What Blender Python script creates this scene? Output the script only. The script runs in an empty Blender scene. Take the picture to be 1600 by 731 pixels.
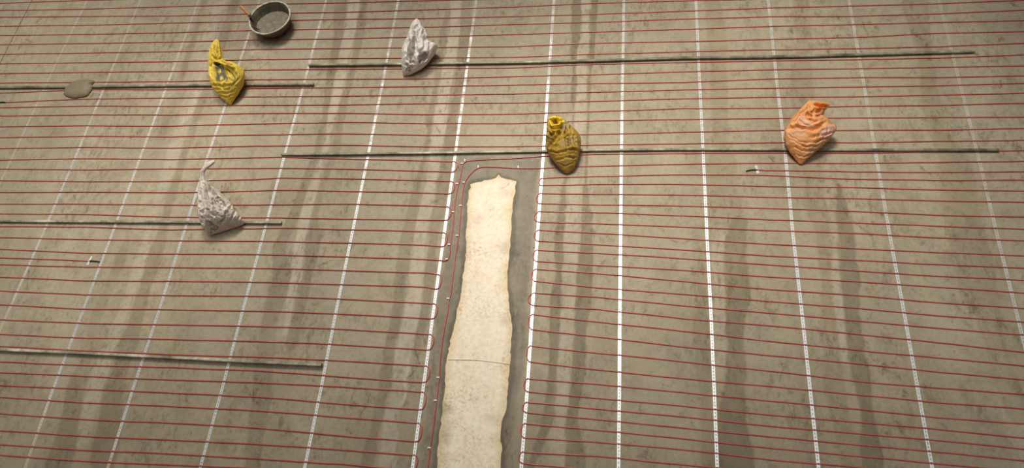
import bpy, bmesh, math, random
import numpy as np
from mathutils import Vector, Matrix

random.seed(7)
rng = np.random.RandomState(7)
SC = bpy.context.scene
COL = SC.collection

# ------------------------------------------------------------------ camera
H = 4.0                       # height of the gallery the photo is taken from
F = 1000.0                    # focal length in pixels of a 1600 px wide frame
R = np.array([[0.98869827, -0.02220486, 0.14826558],
              [0.08205875, 0.90782447, -0.41124334],
              [-0.12546752, 0.41876207, 0.89938658]])
cam_d = bpy.data.cameras.new('camera')
cam = bpy.data.objects.new('camera', cam_d)
COL.objects.link(cam)
M4 = Matrix([list(R[0]) + [0], list(R[1]) + [0], list(R[2]) + [H], [0, 0, 0, 1]])
cam.matrix_world = M4
cam_d.sensor_width = 36.0
cam_d.lens = F / 1600.0 * 36.0
cam_d.clip_start = 0.05
cam_d.clip_end = 100
SC.camera = cam

# ------------------------------------------------------------------ light
SC.view_settings.view_transform = 'Standard'
SC.view_settings.look = 'None'
SC.view_settings.gamma = 1
SC.view_settings.use_curve_mapping = False
SC.view_settings.exposure = -0.1
world = bpy.data.worlds.new('world')
SC.world = world
world.use_nodes = True
wn = world.node_tree
wn.nodes.clear()
w_out = wn.nodes.new('ShaderNodeOutputWorld')
w_bg = wn.nodes.new('ShaderNodeBackground')
w_tc = wn.nodes.new('ShaderNodeTexCoord')
w_sep = wn.nodes.new('ShaderNodeSeparateXYZ')
w_ramp = wn.nodes.new('ShaderNodeValToRGB')
wn.links.new(w_tc.outputs['Generated'], w_sep.inputs[0])
wn.links.new(w_sep.outputs['Z'], w_ramp.inputs[0])
wn.links.new(w_ramp.outputs[0], w_bg.inputs[0])
wn.links.new(w_bg.outputs[0], w_out.inputs[0])
w_ramp.color_ramp.elements[0].position = 0.86
w_ramp.color_ramp.elements[0].color = (0.06, 0.06, 0.057, 1)
w_ramp.color_ramp.elements[1].position = 0.93
w_ramp.color_ramp.elements[1].color = (1.0, 0.98, 0.95, 1)
w_bg.inputs[1].default_value = 1.15

def spot_light(name, loc, target, half_angle, power, color, radius):
    ld = bpy.data.lights.new(name, 'SPOT')
    ld.energy = power
    ld.color = color
    ld.spot_size = 2 * half_angle
    ld.spot_blend = 1.0
    ld.shadow_soft_size = radius
    o = bpy.data.objects.new(name, ld)
    o.location = loc
    o.rotation_euler = (Vector(target) - Vector(loc)).to_track_quat('-Z', 'Y').to_euler()
    COL.objects.link(o)
    return o
# three unseen soft spots high above the far half, added to fit the floor brightness
spot_light('added_spot', (-4.0, 4.67, 6.5), (-5.46, 2.62, 0.0), 0.53, 1240, (1.0, 0.96, 0.885), 0.9)
spot_light('added_spot', (-0.63, 4.0, 6.5), (0.83, 2.6, 0.0), 0.43, 1680, (1.0, 0.96, 0.885), 0.9)
spot_light('added_spot', (-2.28, 6.74, 6.5), (-2.16, 1.77, 0.0), 0.36, 2040, (1.0, 0.96, 0.885), 0.9)

# ------------------------------------------------------------------ helpers
def P(px, py, z=0.0):
    """floor-parallel plane point seen at a pixel of the 1600x731 photograph"""
    d = R @ np.array([px - 800.0, 365.5 - py, -F])
    t = (z - H) / d[2]
    return np.array([d[0] * t, d[1] * t, z])

def noise2(x, y, seed=0):
    x = np.asarray(x, float); y = np.asarray(y, float)
    xi = np.floor(x).astype(np.int64); yi = np.floor(y).astype(np.int64)
    fx = x - xi; fy = y - yi
    fx = fx * fx * (3 - 2 * fx); fy = fy * fy * (3 - 2 * fy)
    def h(a, b):
        n = (a * 374761393 + b * 668265263 + seed * 974634777) & 0xffffffff
        n = ((n ^ (n >> 13)) * 1274126177) & 0xffffffff
        return ((n ^ (n >> 16)) & 0xffff) / 65535.0
    v00 = h(xi, yi); v10 = h(xi + 1, yi); v01 = h(xi, yi + 1); v11 = h(xi + 1, yi + 1)
    return (v00 * (1 - fx) + v10 * fx) * (1 - fy) + (v01 * (1 - fx) + v11 * fx) * fy

def fbm(x, y, seed=0, octv=4):
    s = 0; a = 0.5; t = 0
    for i in range(octv):
        s = s + a * noise2(x * 2 ** i, y * 2 ** i, seed + i); t += a; a *= 0.5
    return s / t

def polyd(X, Y, pts):
    """distance to a polyline and interpolated 3rd value"""
    best = np.full(X.shape, 1e9); val = np.zeros(X.shape); side = np.zeros(X.shape)
    for (a, b) in zip(pts[:-1], pts[1:]):
        ax, ay, av = a; bx, by, bv = b
        dx, dy = bx - ax, by - ay
        L = dx * dx + dy * dy
        t = np.clip(((X - ax) * dx + (Y - ay) * dy) / L, 0, 1)
        d = np.hypot(X - ax - t * dx, Y - ay - t * dy)
        m = d < best
        best = np.where(m, d, best); val = np.where(m, av + t * (bv - av), val)
    return best, val

def inpoly(X, Y, poly):
    c = np.zeros(X.shape, bool)
    n = len(poly)
    for i in range(n):
        x1, y1 = poly[i][:2]; x2, y2 = poly[(i + 1) % n][:2]
        if y1 == y2: continue
        m = ((y1 > Y) != (y2 > Y)) & (X < (x2 - x1) * (Y - y1) / (y2 - y1) + x1)
        c ^= m
    return c

def s2l(h):
    h = h.lstrip('#')
    out = []
    for i in (0, 2, 4):
        c = int(h[i:i + 2], 16) / 255.0
        out.append(c / 12.92 if c <= 0.04045 else ((c + 0.055) / 1.055) ** 2.4)
    return np.array(out)

def link(name, me, parent=None):
    o = bpy.data.objects.new(name, me)
    COL.objects.link(o)
    if parent is not None: o.parent = parent
    return o

def mesh_obj(name, verts, faces, mat, parent=None, smooth=True):
    me = bpy.data.meshes.new(name)
    me.from_pydata([tuple(map(float, v)) for v in verts], [], faces)
    me.update()
    if mat: me.materials.append(mat)
    if smooth: me.polygons.foreach_set('use_smooth', [True] * len(me.polygons))
    return link(name, me, parent)

def set_col(me, cols, name='tint'):
    at = me.color_attributes.new(name, 'FLOAT_COLOR', 'POINT')
    c = np.ones((len(cols), 4)); c[:, :cols.shape[1]] = cols
    at.data.foreach_set('color', c.ravel().astype(np.float32))

def tag(o, label=None, cat=None, group=None, kind=None):
    if label: o['label'] = label
    if cat: o['category'] = cat
    if group: o['group'] = group
    if kind: o['kind'] = kind
    return o

def empty(name, loc=(0, 0, 0)):
    o = bpy.data.objects.new(name, None)
    o.location = loc
    o.empty_display_size = 0.05
    COL.objects.link(o)
    return o

def tube(pts, rad, n=8, cap=True):
    """verts, faces of a tube through pts; rad a number or a list"""
    pts = [np.array(p, float) for p in pts]
    m = len(pts)
    rr = [rad] * m if np.isscalar(rad) else rad
    V = []; Fc = []
    up = np.array([0, 0, 1.0])
    for i, p in enumerate(pts):
        a = pts[max(0, i - 1)]; b = pts[min(m - 1, i + 1)]
        t = b - a; t = t / (np.linalg.norm(t) + 1e-12)
        s = np.cross(t, up)
        if np.linalg.norm(s) < 1e-3: s = np.array([1.0, 0, 0])
        s /= np.linalg.norm(s); u = np.cross(s, t)
        for k in range(n):
            an = 2 * math.pi * k / n
            V.append(p + rr[i] * (math.cos(an) * s + math.sin(an) * u))
    for i in range(m - 1):
        for k in range(n):
            k2 = (k + 1) % n
            Fc.append((i * n + k, i * n + k2, (i + 1) * n + k2, (i + 1) * n + k))
    if cap:
        Fc.append(tuple(range(n - 1, -1, -1)))
        Fc.append(tuple((m - 1) * n + k for k in range(n)))
    return V, Fc

def catmull(pts, sub=6):
    pts = [np.array(p, float) for p in pts]
    q = [2 * pts[0] - pts[1]] + pts + [2 * pts[-1] - pts[-2]]
    out = []
    for i in range(1, len(q) - 2):
        for k in range(sub):
            t = k / sub
            out.append(0.5 * (2 * q[i] + (q[i + 1] - q[i - 1]) * t + (2 * q[i - 1] - 5 * q[i] + 4 * q[i + 1] - q[i + 2]) * t * t
                              + (3 * q[i] - q[i - 1] - 3 * q[i + 1] + q[i + 2]) * t ** 3))
    out.append(pts[-1])
    return out

# ------------------------------------------------------------------ materials
def new_mat(name, rough=0.8, metal=0.0, spec=0.5):
    m = bpy.data.materials.new(name)
    m.use_nodes = True
    nt = m.node_tree
    b = nt.nodes['Principled BSDF']
    b.inputs['Roughness'].default_value = rough
    b.inputs['Metallic'].default_value = metal
    b.inputs['Specular IOR Level'].default_value = spec
    return m, nt, b

def noise_node(nt, scale, detail=6, rough=0.6, vec=None, dist=0.0):
    n = nt.nodes.new('ShaderNodeTexNoise')
    n.inputs['Scale'].default_value = scale
    n.inputs['Detail'].default_value = detail
    n.inputs['Roughness'].default_value = rough
    n.inputs['Distortion'].default_value = dist
    if vec is not None: nt.links.new(vec, n.inputs['Vector'])
    return n

def ramp_node(nt, src, stops):
    r = nt.nodes.new('ShaderNodeValToRGB')
    el = r.color_ramp.elements
    while len(el) < len(stops): el.new(0.5)
    for e, (p, c) in zip(el, stops):
        e.position = p
        e.color = (c, c, c, 1) if np.isscalar(c) else (*c, 1)
    nt.links.new(src, r.inputs[0])
    return r

def mix_node(nt, mode, a, b, fac):
    m = nt.nodes.new('ShaderNodeMix')
    m.data_type = 'RGBA'; m.blend_type = mode
    for k, v in ((6, a), (7, b), (0, fac)):
        s = m.inputs[k]
        if isinstance(v, (int, float)):
            s.default_value = v if k == 0 else (v, v, v, 1)
        elif isinstance(v, (tuple, list, np.ndarray)):
            s.default_value = (*v, 1) if len(v) == 3 else v
        else:
            nt.links.new(v, s)
    return m.outputs[2]

def bump_node(nt, b, h, strength, dist):
    bp = nt.nodes.new('ShaderNodeBump')
    bp.inputs['Strength'].default_value = strength
    bp.inputs['Distance'].default_value = dist
    nt.links.new(h, bp.inputs['Height'])
    nt.links.new(bp.outputs[0], b.inputs['Normal'])

def obj_coord(nt, scale=(1, 1, 1), rot=(0, 0, 0)):
    tc = nt.nodes.new('ShaderNodeTexCoord')
    mp = nt.nodes.new('ShaderNodeMapping')
    mp.inputs['Scale'].default_value = scale
    mp.inputs['Rotation'].default_value = rot
    nt.links.new(tc.outputs['Object'], mp.inputs[0])
    return mp.outputs[0]

def attr(nt, name='tint'):
    a = nt.nodes.new('ShaderNodeAttribute')
    a.attribute_name = name
    return a

# screed floor
m_floor, nt, b = new_mat('screed', 0.72, 0, 0.35)
at = attr(nt)
v1 = obj_coord(nt)
v2 = obj_coord(nt, (1.0, 0.42, 1.0), (0, 0, 0.25))
n_big = noise_node(nt, 2.6, 5, 0.62, v2)
n_mid = noise_node(nt, 9.0, 9, 0.72, v1, 0.6)
n_fine = noise_node(nt, 42.0, 9, 0.75, v1)
n_clu = noise_node(nt, 2.1, 4, 0.6, v1, 0.5)
n_gra = noise_node(nt, 24.0, 8, 0.82, v2, 0.3)
n_clu2 = noise_node(nt, 7.0, 5, 0.7, v1, 1.5)
n_spk = noise_node(nt, 95.0, 4, 0.7, v1)
c = at.outputs['Color']
c = mix_node(nt, 'MULTIPLY', c, ramp_node(nt, n_big.outputs[0], [(0.3, (0.86, 0.85, 0.83)), (0.5, (1.0, 1.0, 1.0)), (0.7, (1.09, 1.10, 1.10))]).outputs[0], 1.0)
c = mix_node(nt, 'MULTIPLY', c, ramp_node(nt, n_mid.outputs[0], [(0.32, (0.80, 0.78, 0.75)), (0.5, (1.0, 1.0, 1.0)), (0.72, (1.08, 1.08, 1.08))]).outputs[0], 0.9)
c = mix_node(nt, 'MULTIPLY', c, ramp_node(nt, n_fine.outputs[0], [(0.3, 0.80), (0.5, 1.0), (0.75, 1.12)]).outputs[0], 0.8)
# grainy dark smudges in clusters
sm = mix_node(nt, 'MULTIPLY', ramp_node(nt, n_clu.outputs[0], [(0.44, 0.0), (0.60, 1.0)]).outputs[0],
              ramp_node(nt, n_gra.outputs[0], [(0.49, 0.0), (0.60, 1.0)]).outputs[0], 1.0)
c = mix_node(nt, 'MULTIPLY', c, (0.66, 0.63, 0.57), sm)
sm2 = mix_node(nt, 'MULTIPLY', ramp_node(nt, n_clu2.outputs[0], [(0.575, 0.0), (0.65, 1.0)]).outputs[0],
               ramp_node(nt, n_gra.outputs[0], [(0.44, 0.0), (0.56, 1.0)]).outputs[0], 1.0)
c = mix_node(nt, 'MULTIPLY', c, (0.66, 0.63, 0.57), sm2)
c = mix_node(nt, 'MULTIPLY', c, ramp_node(nt, n_spk.outputs[0], [(0.28, 0.72), (0.36, 1.0)]).outputs[0], 1.0)
nt.links.new(c, b.inputs['Base Color'])
bump_node(nt, b, n_fine.outputs[0], 0.25, 0.004)
nt.links.new(ramp_node(nt, n_mid.outputs[0], [(0.3, 0.62), (0.7, 0.8)]).outputs[0], b.inputs['Roughness'])

# cream bare concrete
m_cream, nt, b = new_mat('bare_cream_concrete', 0.85, 0, 0.2)
v1 = obj_coord(nt)
at = attr(nt)
nf = noise_node(nt, 38, 8, 0.75, v1); nm = noise_node(nt, 7, 8, 0.7, v1, 0.8)
c = mix_node(nt, 'MULTIPLY', at.outputs['Color'], ramp_node(nt, nf.outputs[0], [(0.3, 0.82), (0.55, 1.02)]).outputs[0], 1.0)
c = mix_node(nt, 'MULTIPLY', c, ramp_node(nt, nm.outputs[0], [(0.34, (0.86, 0.78, 0.66)), (0.5, (1, 1, 1))]).outputs[0], 0.6)
ns = noise_node(nt, 55, 6, 0.8, v1)
nk_ = noise_node(nt, 5, 4, 0.6, v1, 0.8)
sm = mix_node(nt, 'MULTIPLY', ramp_node(nt, nk_.outputs[0], [(0.45, 0.0), (0.6, 1.0)]).outputs[0], ramp_node(nt, ns.outputs[0], [(0.5, 0.0), (0.62, 1.0)]).outputs[0], 1.0)
c = mix_node(nt, 'MULTIPLY', c, (0.70, 0.62, 0.50), sm)
nt.links.new(c, b.inputs['Base Color'])
bump_node(nt, b, nf.outputs[0], 0.35, 0.004)

# red cable sheath
m_red, nt, b = new_mat('red_sheath', 0.32, 0, 0.5)
n = noise_node(nt, 6, 3, 0.5, obj_coord(nt))
nt.links.new(ramp_node(nt, n.outputs[0], [(0.3, s2l('#c0453e')), (0.7, s2l('#d86258'))]).outputs[0], b.inputs['Base Color'])

# galvanised strip with cement smears, driven by the 'tint' attribute (r = cement cover, plus dulling against glare at the far ends)
m_strip, nt, b = new_mat('galvanised_strip', 0.42, 0.7, 0.5)
at = attr(nt)
v1 = obj_coord(nt)
n = noise_node(nt, 11, 7, 0.75, v1)
sub = nt.nodes.new('ShaderNodeMath'); sub.operation = 'ADD'
sp = nt.nodes.new('ShaderNodeSeparateColor')
nt.links.new(at.outputs['Color'], sp.inputs[0])
nt.links.new(n.outputs[0], sub.inputs[0]); nt.links.new(sp.outputs[0], sub.inputs[1])
fac = ramp_node(nt, sub.outputs[0], [(0.72, 0.0), (1.0, 1.0)])
nd = noise_node(nt, 60, 4, 0.6, v1)
met = ramp_node(nt, nd.outputs[0], [(0.3, (0.66, 0.66, 0.65)), (0.7, (0.92, 0.92, 0.91))])
c = mix_node(nt, 'MIX', met.outputs[0], s2l('#b9b09b'), fac.outputs[0])
nt.links.new(c, b.inputs['Base Color'])
inv = ramp_node(nt, fac.outputs[0], [(0.0, 0.5), (1.0, 0.0)])
nt.links.new(inv.outputs[0], b.inputs['Metallic'])
nt.links.new(ramp_node(nt, fac.outputs[0], [(0.0, 0.33), (1.0, 0.85)]).outputs[0], b.inputs['Roughness'])

m_clip, nt, b = new_mat('dull_metal_tab', 0.5, 0.6, 0.5)
nt.links.new(ramp_node(nt, noise_node(nt, 30, 3, 0.5, obj_coord(nt)).outputs[0], [(0.3, 0.16), (0.7, 0.3)]).outputs[0], b.inputs['Base Color'])

m_shadow_groove, nt, b = new_mat('edge_shadow_groove', 0.85, 0.0, 0.3)
nt.links.new(ramp_node(nt, noise_node(nt, 9, 6, 0.7, obj_coord(nt)).outputs[0],
             [(0.35, s2l('#5f5646')), (0.6, s2l('#8d826c'))]).outputs[0], b.inputs['Base Color'])

# dirty steel tube
m_tube, nt, b = new_mat('dirty_steel', 0.5, 0.25, 0.4)
v1 = obj_coord(nt)
n1 = noise_node(nt, 5, 7, 0.75, v1); n2 = noise_node(nt, 60, 5, 0.7, v1)
c = ramp_node(nt, n1.outputs[0], [(0.35, s2l('#5f5b4b')), (0.5, s2l('#8f8974')), (0.62, s2l('#b5ae98')), (0.75, s2l('#d8d2bf'))]).outputs[0]
c = mix_node(nt, 'MULTIPLY', c, ramp_node(nt, n2.outputs[0], [(0.3, 0.75), (0.7, 1.1)]).outputs[0], 1.0)
nt.links.new(c, b.inputs['Base Color'])
m_tube_pale, nt, b = new_mat('dusty_steel', 0.5, 0.1, 0.4)
v1 = obj_coord(nt)
n1 = noise_node(nt, 4, 7, 0.75, v1); n2 = noise_node(nt, 60, 5, 0.7, v1)
c = ramp_node(nt, n1.outputs[0], [(0.35, s2l('#6f6955')), (0.48, s2l('#9a937d')), (0.6, s2l('#cfc7b2')), (0.72, s2l('#eee9da'))]).outputs[0]
c = mix_node(nt, 'MULTIPLY', c, ramp_node(nt, n2.outputs[0], [(0.3, 0.75), (0.7, 1.1)]).outputs[0], 1.0)
nt.links.new(c, b.inputs['Base Color'])

# woven plastic sacks (colour from the 'tint' attribute)
m_sack, nt, b = new_mat('woven_plastic', 0.55, 0, 0.4)
at = attr(nt)
v1 = obj_coord(nt)
n = noise_node(nt, 30, 6, 0.7, v1)
ck = nt.nodes.new('ShaderNodeTexWave'); ck.inputs['Scale'].default_value = 90; ck.inputs['Distortion'].default_value = 1.5
nt.links.new(obj_coord(nt, (0.3, 1, 1)), ck.inputs[0])
c = mix_node(nt, 'MULTIPLY', at.outputs['Color'], ramp_node(nt, n.outputs[0], [(0.3, 0.88), (0.7, 1.06)]).outputs[0], 1.0)
c = mix_node(nt, 'MULTIPLY', c, ramp_node(nt, ck.outputs[0], [(0.0, 0.94), (1.0, 1.03)]).outputs[0], 1.0)
nt.links.new(c, b.inputs['Base Color'])
bump_node(nt, b, n.outputs[0], 0.5, 0.004)

def plain(name, c0, c1, scale=20, rough=0.7, metal=0.0, bump=0.0, bd=0.003):
    m, nt, b = new_mat(name, rough, metal)
    n = noise_node(nt, scale, 6, 0.65, obj_coord(nt))
    nt.links.new(ramp_node(nt, n.outputs[0], [(0.32, s2l(c0)), (0.68, s2l(c1))]).outputs[0], b.inputs['Base Color'])
    if bump: bump_node(nt, b, n.outputs[0], bump, bd)
    return m
m_mortar = plain('wet_mortar', '#6f6552', '#8f8570', 40, 0.5, 0, 0.6)
m_lump = plain('mortar_lump', '#85775d', '#8f8167', 12, 0.6, 0, 0.15)
m_basin = plain('basin_rubber', '#4c4639', '#746a57', 18, 0.6)
m_rim = plain('cement_crusted_rim', '#8b8470', '#e6dfcd', 34, 0.7)
m_wood = plain('wooden_handle', '#b5783c', '#d89f5c', 25, 0.6)
m_iron = plain('trowel_iron', '#2c2820', '#4a4436', 25, 0.5, 0.4)
m_black = plain('black_sleeve', '#151310', '#2b2822', 25, 0.5)
m_tape = plain('white_tape', '#c9c7bb', '#ecebe4', 40, 0.5)
m_pin = plain('white_nail_clip', '#e9e6dc', '#ffffff', 40, 0.5)
m_thread = plain('white_thread', '#d8d2c4', '#f4efe4', 40, 0.7)
m_ythread = plain('yellow_thread', '#d8bc3a', '#f2da62', 40, 0.7)

# ------------------------------------------------------------------ cable data (pixels)
XS = [0, 133, 267, 400, 534, 667, 801, 934, 1068, 1201, 1335, 1468, 1600]
ROWS = [
 [5.5, 0.8, -2, -5, -8, -12, -15, -19, -22, -26, -29, -33, -37],
 [16.5, 14.7, 10.7, 7.5, 4.8, 1.3, -1.5, -6, -10, -14, -16, -20, -25],
 [27.2, 26, 25.2, 21.7, 19.5, 15.5, 11.3, 5.3, 1.7, -1.5, -4, -8, -12],
 [41.5, 39.7, 36.3, 33.4, 30.6, 29.2, 26, 22.5, 17.6, 12.7, 9.6, 6, 0.5],
 [55.6, 54.2, 51.4, 47.5, 45.7, 42.6, 38.3, 34.9, 30.1, 26.4, 25.9, 21.9, 15.9],
 [70, 68.3, 66, 62.7, 60.8, 57.9, 54.1, 50.1, 46.3, 41.7, 38.7, 35.4, 32.5],
 [85.1, 83.3, 81, 77.6, 76.1, 74.6, 73.1, 67.8, 65.4, 61.9, 58.8, 52.2, 49.6],
 [100, 98.1, 96.5, 93.5, 91.5, 91.1, 89.6, 84.8, 81.4, 78.1, 76.4, 73.4, 67.9],
 [115.3, 113.5, 111.8, 109.6, 108.3, 107.3, 106.2, 100.6, 98.1, 95.5, 93.6, 91, 85.8],
 [130.2, 128.8, 127.8, 124.7, 124.2, 123.2, 119.7, 116.8, 112.5, 109.3, 107.6, 105.3, 103.1],
 [145.5, 140.5, 140.3, 138.5, 137.2, 135.4, 133.1, 130.5, 129.2, 123.7, 121.6, 121.4, 118.8],
 [160.6, 155.0, 153.4, 151.5, 150.5, 149, 147, 144.2, 140.5, 138.2, 136.4, 134.2, 130.3],
 [168.7, 166.1, 166.3, 164.7, 164.3, 162.1, 161, 158.4, 154.6, 152, 151.5, 148.9, 145.7],
 [181.4, 179.6, 180, 177.6, 177.2, 179.2, 178.4, 174.6, 169.6, 169.5, 166.4, 164.9, 161.6],
 [198.3, 196.6, 197.4, 193.8, 191.3, 193.3, 193.4, 188.8, 187.1, 185.4, 184.4, 183.6, 183.2],
 [215.3, 213.1, 214, 211, 209.1, 211.6, 211.4, 210.1, 206.6, 203.9, 203.8, 203.4, 200.9],
 [232.3, 230.5, 231.6, 228.3, 227, 229.5, 229.3, 226.6, 225.1, 223.1, 223.2, 220.8, 219.3]]
# left field: each run from the left edge to its crossing with the strip beside the cream patch
LX = [0, 133, 267, 400, 440, 534, 667]
LEFT = [
 ([250.2, 248.2, 249.4, 246.5, 245.5, 248.3, 251.5], (709.5, 252.7)),
 ([264.4, 265.7, 264.2, 263.4, 263.2, 264.3, 267.9], (706.5, 269.0)),
 ([282.6, 284.1, 283.5, 280.7, 278.2, 279.3, 282.4], (705, 283.7)),
 ([300.7, 300.1, 301.1, 298.6, 297.4, 299.0, 301.7], (701.5, 303.0)),
 ([319.1, 319.1, 320.4, 320.4, 320.2, 319.0, 321.8], (699.5, 323.3)),
 ([334.3, 335.1, 339.5, 340.3, 340.5, 342.4, 344.1], (696.7, 344.3)),
 ([354.1, 354.8, 359.2, 357.5, 356.5, 359.0, 362.0], (693.8, 363.8)),
 ([371.3, 374.3, 376.3, 377.0, 377.6, 379.6, 383.4], (690.3, 385.7)),
 ([389.5, 395.7, 396.8, 397.7, 398.6, 401.2, 405.4], (688.5, 406.5)),
 ([413.7, 417.4, 418.1, 419.4, 420.2, 422.7, 426.4], (684.5, 429.1)),
 ([433.3, 438.8, 439.4, 441.1, 442.0, 444.8, 448.8], (681.3, 452.2)),
 ([454.5, 460.8, 461.7, 463.0, 463.8, 467.4, 471.8], (678.3, 474.8)),
 ([476.3, 483.2, 484.0, 486.2, 487.0, 490.9, 497.7], (675.3, 498.3)),
 ([499.5, 505.5, 507.6, 510.0, 511.0, 514.5, 520.9], (672.5, 522.7)),
 ([522.2, 528.4, 530.2, 533.4, 534.8, 538.8, 546.1], (669.0, 547.1)),
 ([541.1, 548.4, 554.2, 557.8, 559.4, 564.0, 570.9], (665.8, 572.0)),
 ([565.4, 571.1, 573.9, 579.0, 582.0, 589.0, 597.3], (662.5, 597.5)),
 ([582.3, 588.1, 593.5, 597.6, 599.5, 604.5, 612.7], (660.3, 612.7)),
 ([602.3, 608.2, 613.9, 620.2, 623.0, 631.3, 640.2], (656.8, 640.4)),
 ([620.7, 629.4, 634.9, 641.5, 644.5, 652.4, 661.3], (653.8, 661.3)),
 ([646.0, 655.4, 661.0, 668.6, 672.0, 681.1, 690.4], (650.0, 690.4)),
 ([673.1, 681.6, 687.3, 693.8, 696.5, 702.9, 712.0], (647.2, 711.3)),
 ([694.8, 703.6, 709.2, 716.6, 719.5, 725.0, 734.0], (644.0, 735.0)),
 ([711.1, 720.5, 726.3, 732.0, 735.0, 744.0, 753.0], (641.5, 755.0))]
LPAIR = [(0, 1), (2, 3), (4, 5), (6, 7), (9, 10), (11, 12), (13, 14), (15, 16), (17, 18), (19, 20), (21, 22)]
# right field: crossing with the strip right of the patch, then the runs
RX = [934, 1068, 1201, 1335, 1466, 1600]
RIGHT = [
 ((845.6, 278.7), [275.7, 273.2, 274.4, 280.3, 282.1, 281.6]),
 ((843.6, 289.9), [288.2, 288.4, 291.6, 293.2, 296.9, 298.7]),
 ((843.5, 302.4), [303.6, 305.0, 308.4, 310.4, 314.1, 316.3]),
 ((842.0, 318.3), [320.3, 322.2, 325.8, 330.5, 336.6, 339.1]),
 ((842.0, 330.6), [332.4, 337.3, 343.6, 348.3, 353.5, 358.3]),
 ((840.5, 347.1), [349.5, 355.0, 360.5, 364.8, 372.0, 376.3]),
 ((840.6, 359.5), [364.7, 373.0, 381.9, 388.5, 394.9, 399.9]),
 ((838.6, 376.8), [382.4, 390.7, 400.2, 406.8, 413.4, 419.1]),
 ((838.0, 390.7), [395.7, 404.4, 413.9, 423.2, 431.9, 438.1]),
 ((836.7, 408.4), [414.9, 422.6, 432.8, 439.9, 448.9, 458.0]),
 ((836.2, 420.7), [427.7, 439.7, 452.3, 461.5, 473.1, 482.2]),
 ((834.6, 439.3), [449.9, 460.0, 471.1, 481.3, 493.5, 503.4]),
 ((833.5, 457.9), [464.5, 478.0, 489.2, 501.2, 513.0, 523.5]),
 ((832.3, 477.2), [483.3, 498.0, 508.9, 521.8, 535.6, 550.6]),
 ((831.2, 491.2), [503.0, 517.7, 533.1, 546.8, 559.3, 571.9]),
 ((829.6, 514.9), [526.4, 542.2, 555.6, 568.0, 581.5, 593.6]),
 ((828.1, 540.3), [551.9, 565.3, 579.8, 595.3, 606.5, 616.2]),
 ((826.4, 565.3), [577.8, 591.5, 603.2, 616.7, 629.4, 639.0]),
 ((824.2, 591.7), [600.3, 613.2, 626.5, 639.0, 652.7, 662.1]),
 ((823.0, 612.2), [622.4, 634.5, 648.2, 659.4, 670.8, 684.6]),
 ((821.9, 628.9), [639.0, 651.5, 665.7, 677.0, 688.3, 702.1]),
 ((820.6, 644.6), [655.4, 668.8, 682.4, 694.7, 706.6, 720.0]),
 ((819.2, 661.8), [672.4, 685.6, 700.0, 712.3, 725.0, 737.0]),
 ((817.5, 684.3), [690.8, 702.8, 718.3, 730.0, 742.0, 755.0]),
 ((815.9, 706.4), [712.8, 726.3, 738.0, 750.0, 762.0, 774.0]),
 ((814.9, 723.9), [735.0, 748.0, 760.0, 772.0, 784.0, 796.0])]

ORD = ['zeroth', 'first', 'second', 'third', 'fourth', 'fifth', 'sixth', 'seventh', 'eighth', 'ninth', 'tenth', 'eleventh',
       'twelfth', 'thirteenth', 'fourteenth', 'fifteenth', 'sixteenth', 'seventeenth']
CR = 0.0034                    # cable radius
ST = 0.0012                    # strip thickness
CZ = CR + ST + 0.0003
YO = -0.5                      # measured on the lower edge of each cable

def run_world(pts, ext_l=0, ext_r=0):
    w = [P(x, y + YO, CZ) for x, y in pts]
    if ext_l:
        d = w[0] - w[1]; d /= np.linalg.norm(d); w = [w[0] + d * ext_l] + w
    if ext_r:
        d = w[-1] - w[-2]; d /= np.linalg.norm(d); w = w + [w[-1] + d * ext_r]
    return w

def densify(w, seed, step=0.09):
    """short segments with the slight waviness of a hand-laid cable"""
    out = []
    for i in range(len(w) - 1):
        a, b = w[i], w[i + 1]
        n = max(1, int(np.linalg.norm(b - a) / step))
        for k in range(n):
            p = a + (b - a) * k / n
            if k: p = p + np.array([0, (noise2(p[0] * 3.1, seed * 1.7, 5) - 0.5) * 0.004, 0])
            out.append(p)
    out.append(w[-1])
    return out

CABLES = []                    # (object, world polyline) for crossings
def cable_obj(pts, label, group, parent=None):
    v, f = tube(pts, CR, 8)
    o = mesh_obj('heating_cable', v, f, m_red)
    if label: tag(o, label, 'cable', group)
    CABLES.append(pts)
    return o

# ------------------------------------------------------------------ floor
# cream patch outline
PATCH = [(735, 288.8), (745, 285.5), (757, 282.7), (768, 280.5), (775, 278), (779, 273.5), (783, 278), (790, 279.5), (798, 281), (806.5, 283.7),
 (804.5, 302.4), (801.8, 319), (799.4, 344), (798.5, 366), (796, 399), (792.7, 432.8), (792.9, 446), (795.2, 469.5), (797.7, 488), (799.4, 505),
 (799.4, 530), (797.7, 555), (795.2, 588), (792.7, 610), (792.7, 622), (790.2, 639), (784.6, 655.7), (781.8, 672.4), (783, 689), (783.7, 702.5),
 (782.7, 731), (781, 770), (683, 770),
 (683.4, 731), (684.2, 700.8), (686.7, 680.8), (690.9, 647.4), (694.2, 619), (695, 610), (696.4, 575), (699.2, 560), (701, 550), (705, 528),
 (711, 504.7), (713.8, 488), (716.9, 473), (721.9, 446), (726, 411), (728.4, 399), (728.8, 366), (730, 330), (731, 312), (732.5, 298), (735, 294)]

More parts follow.
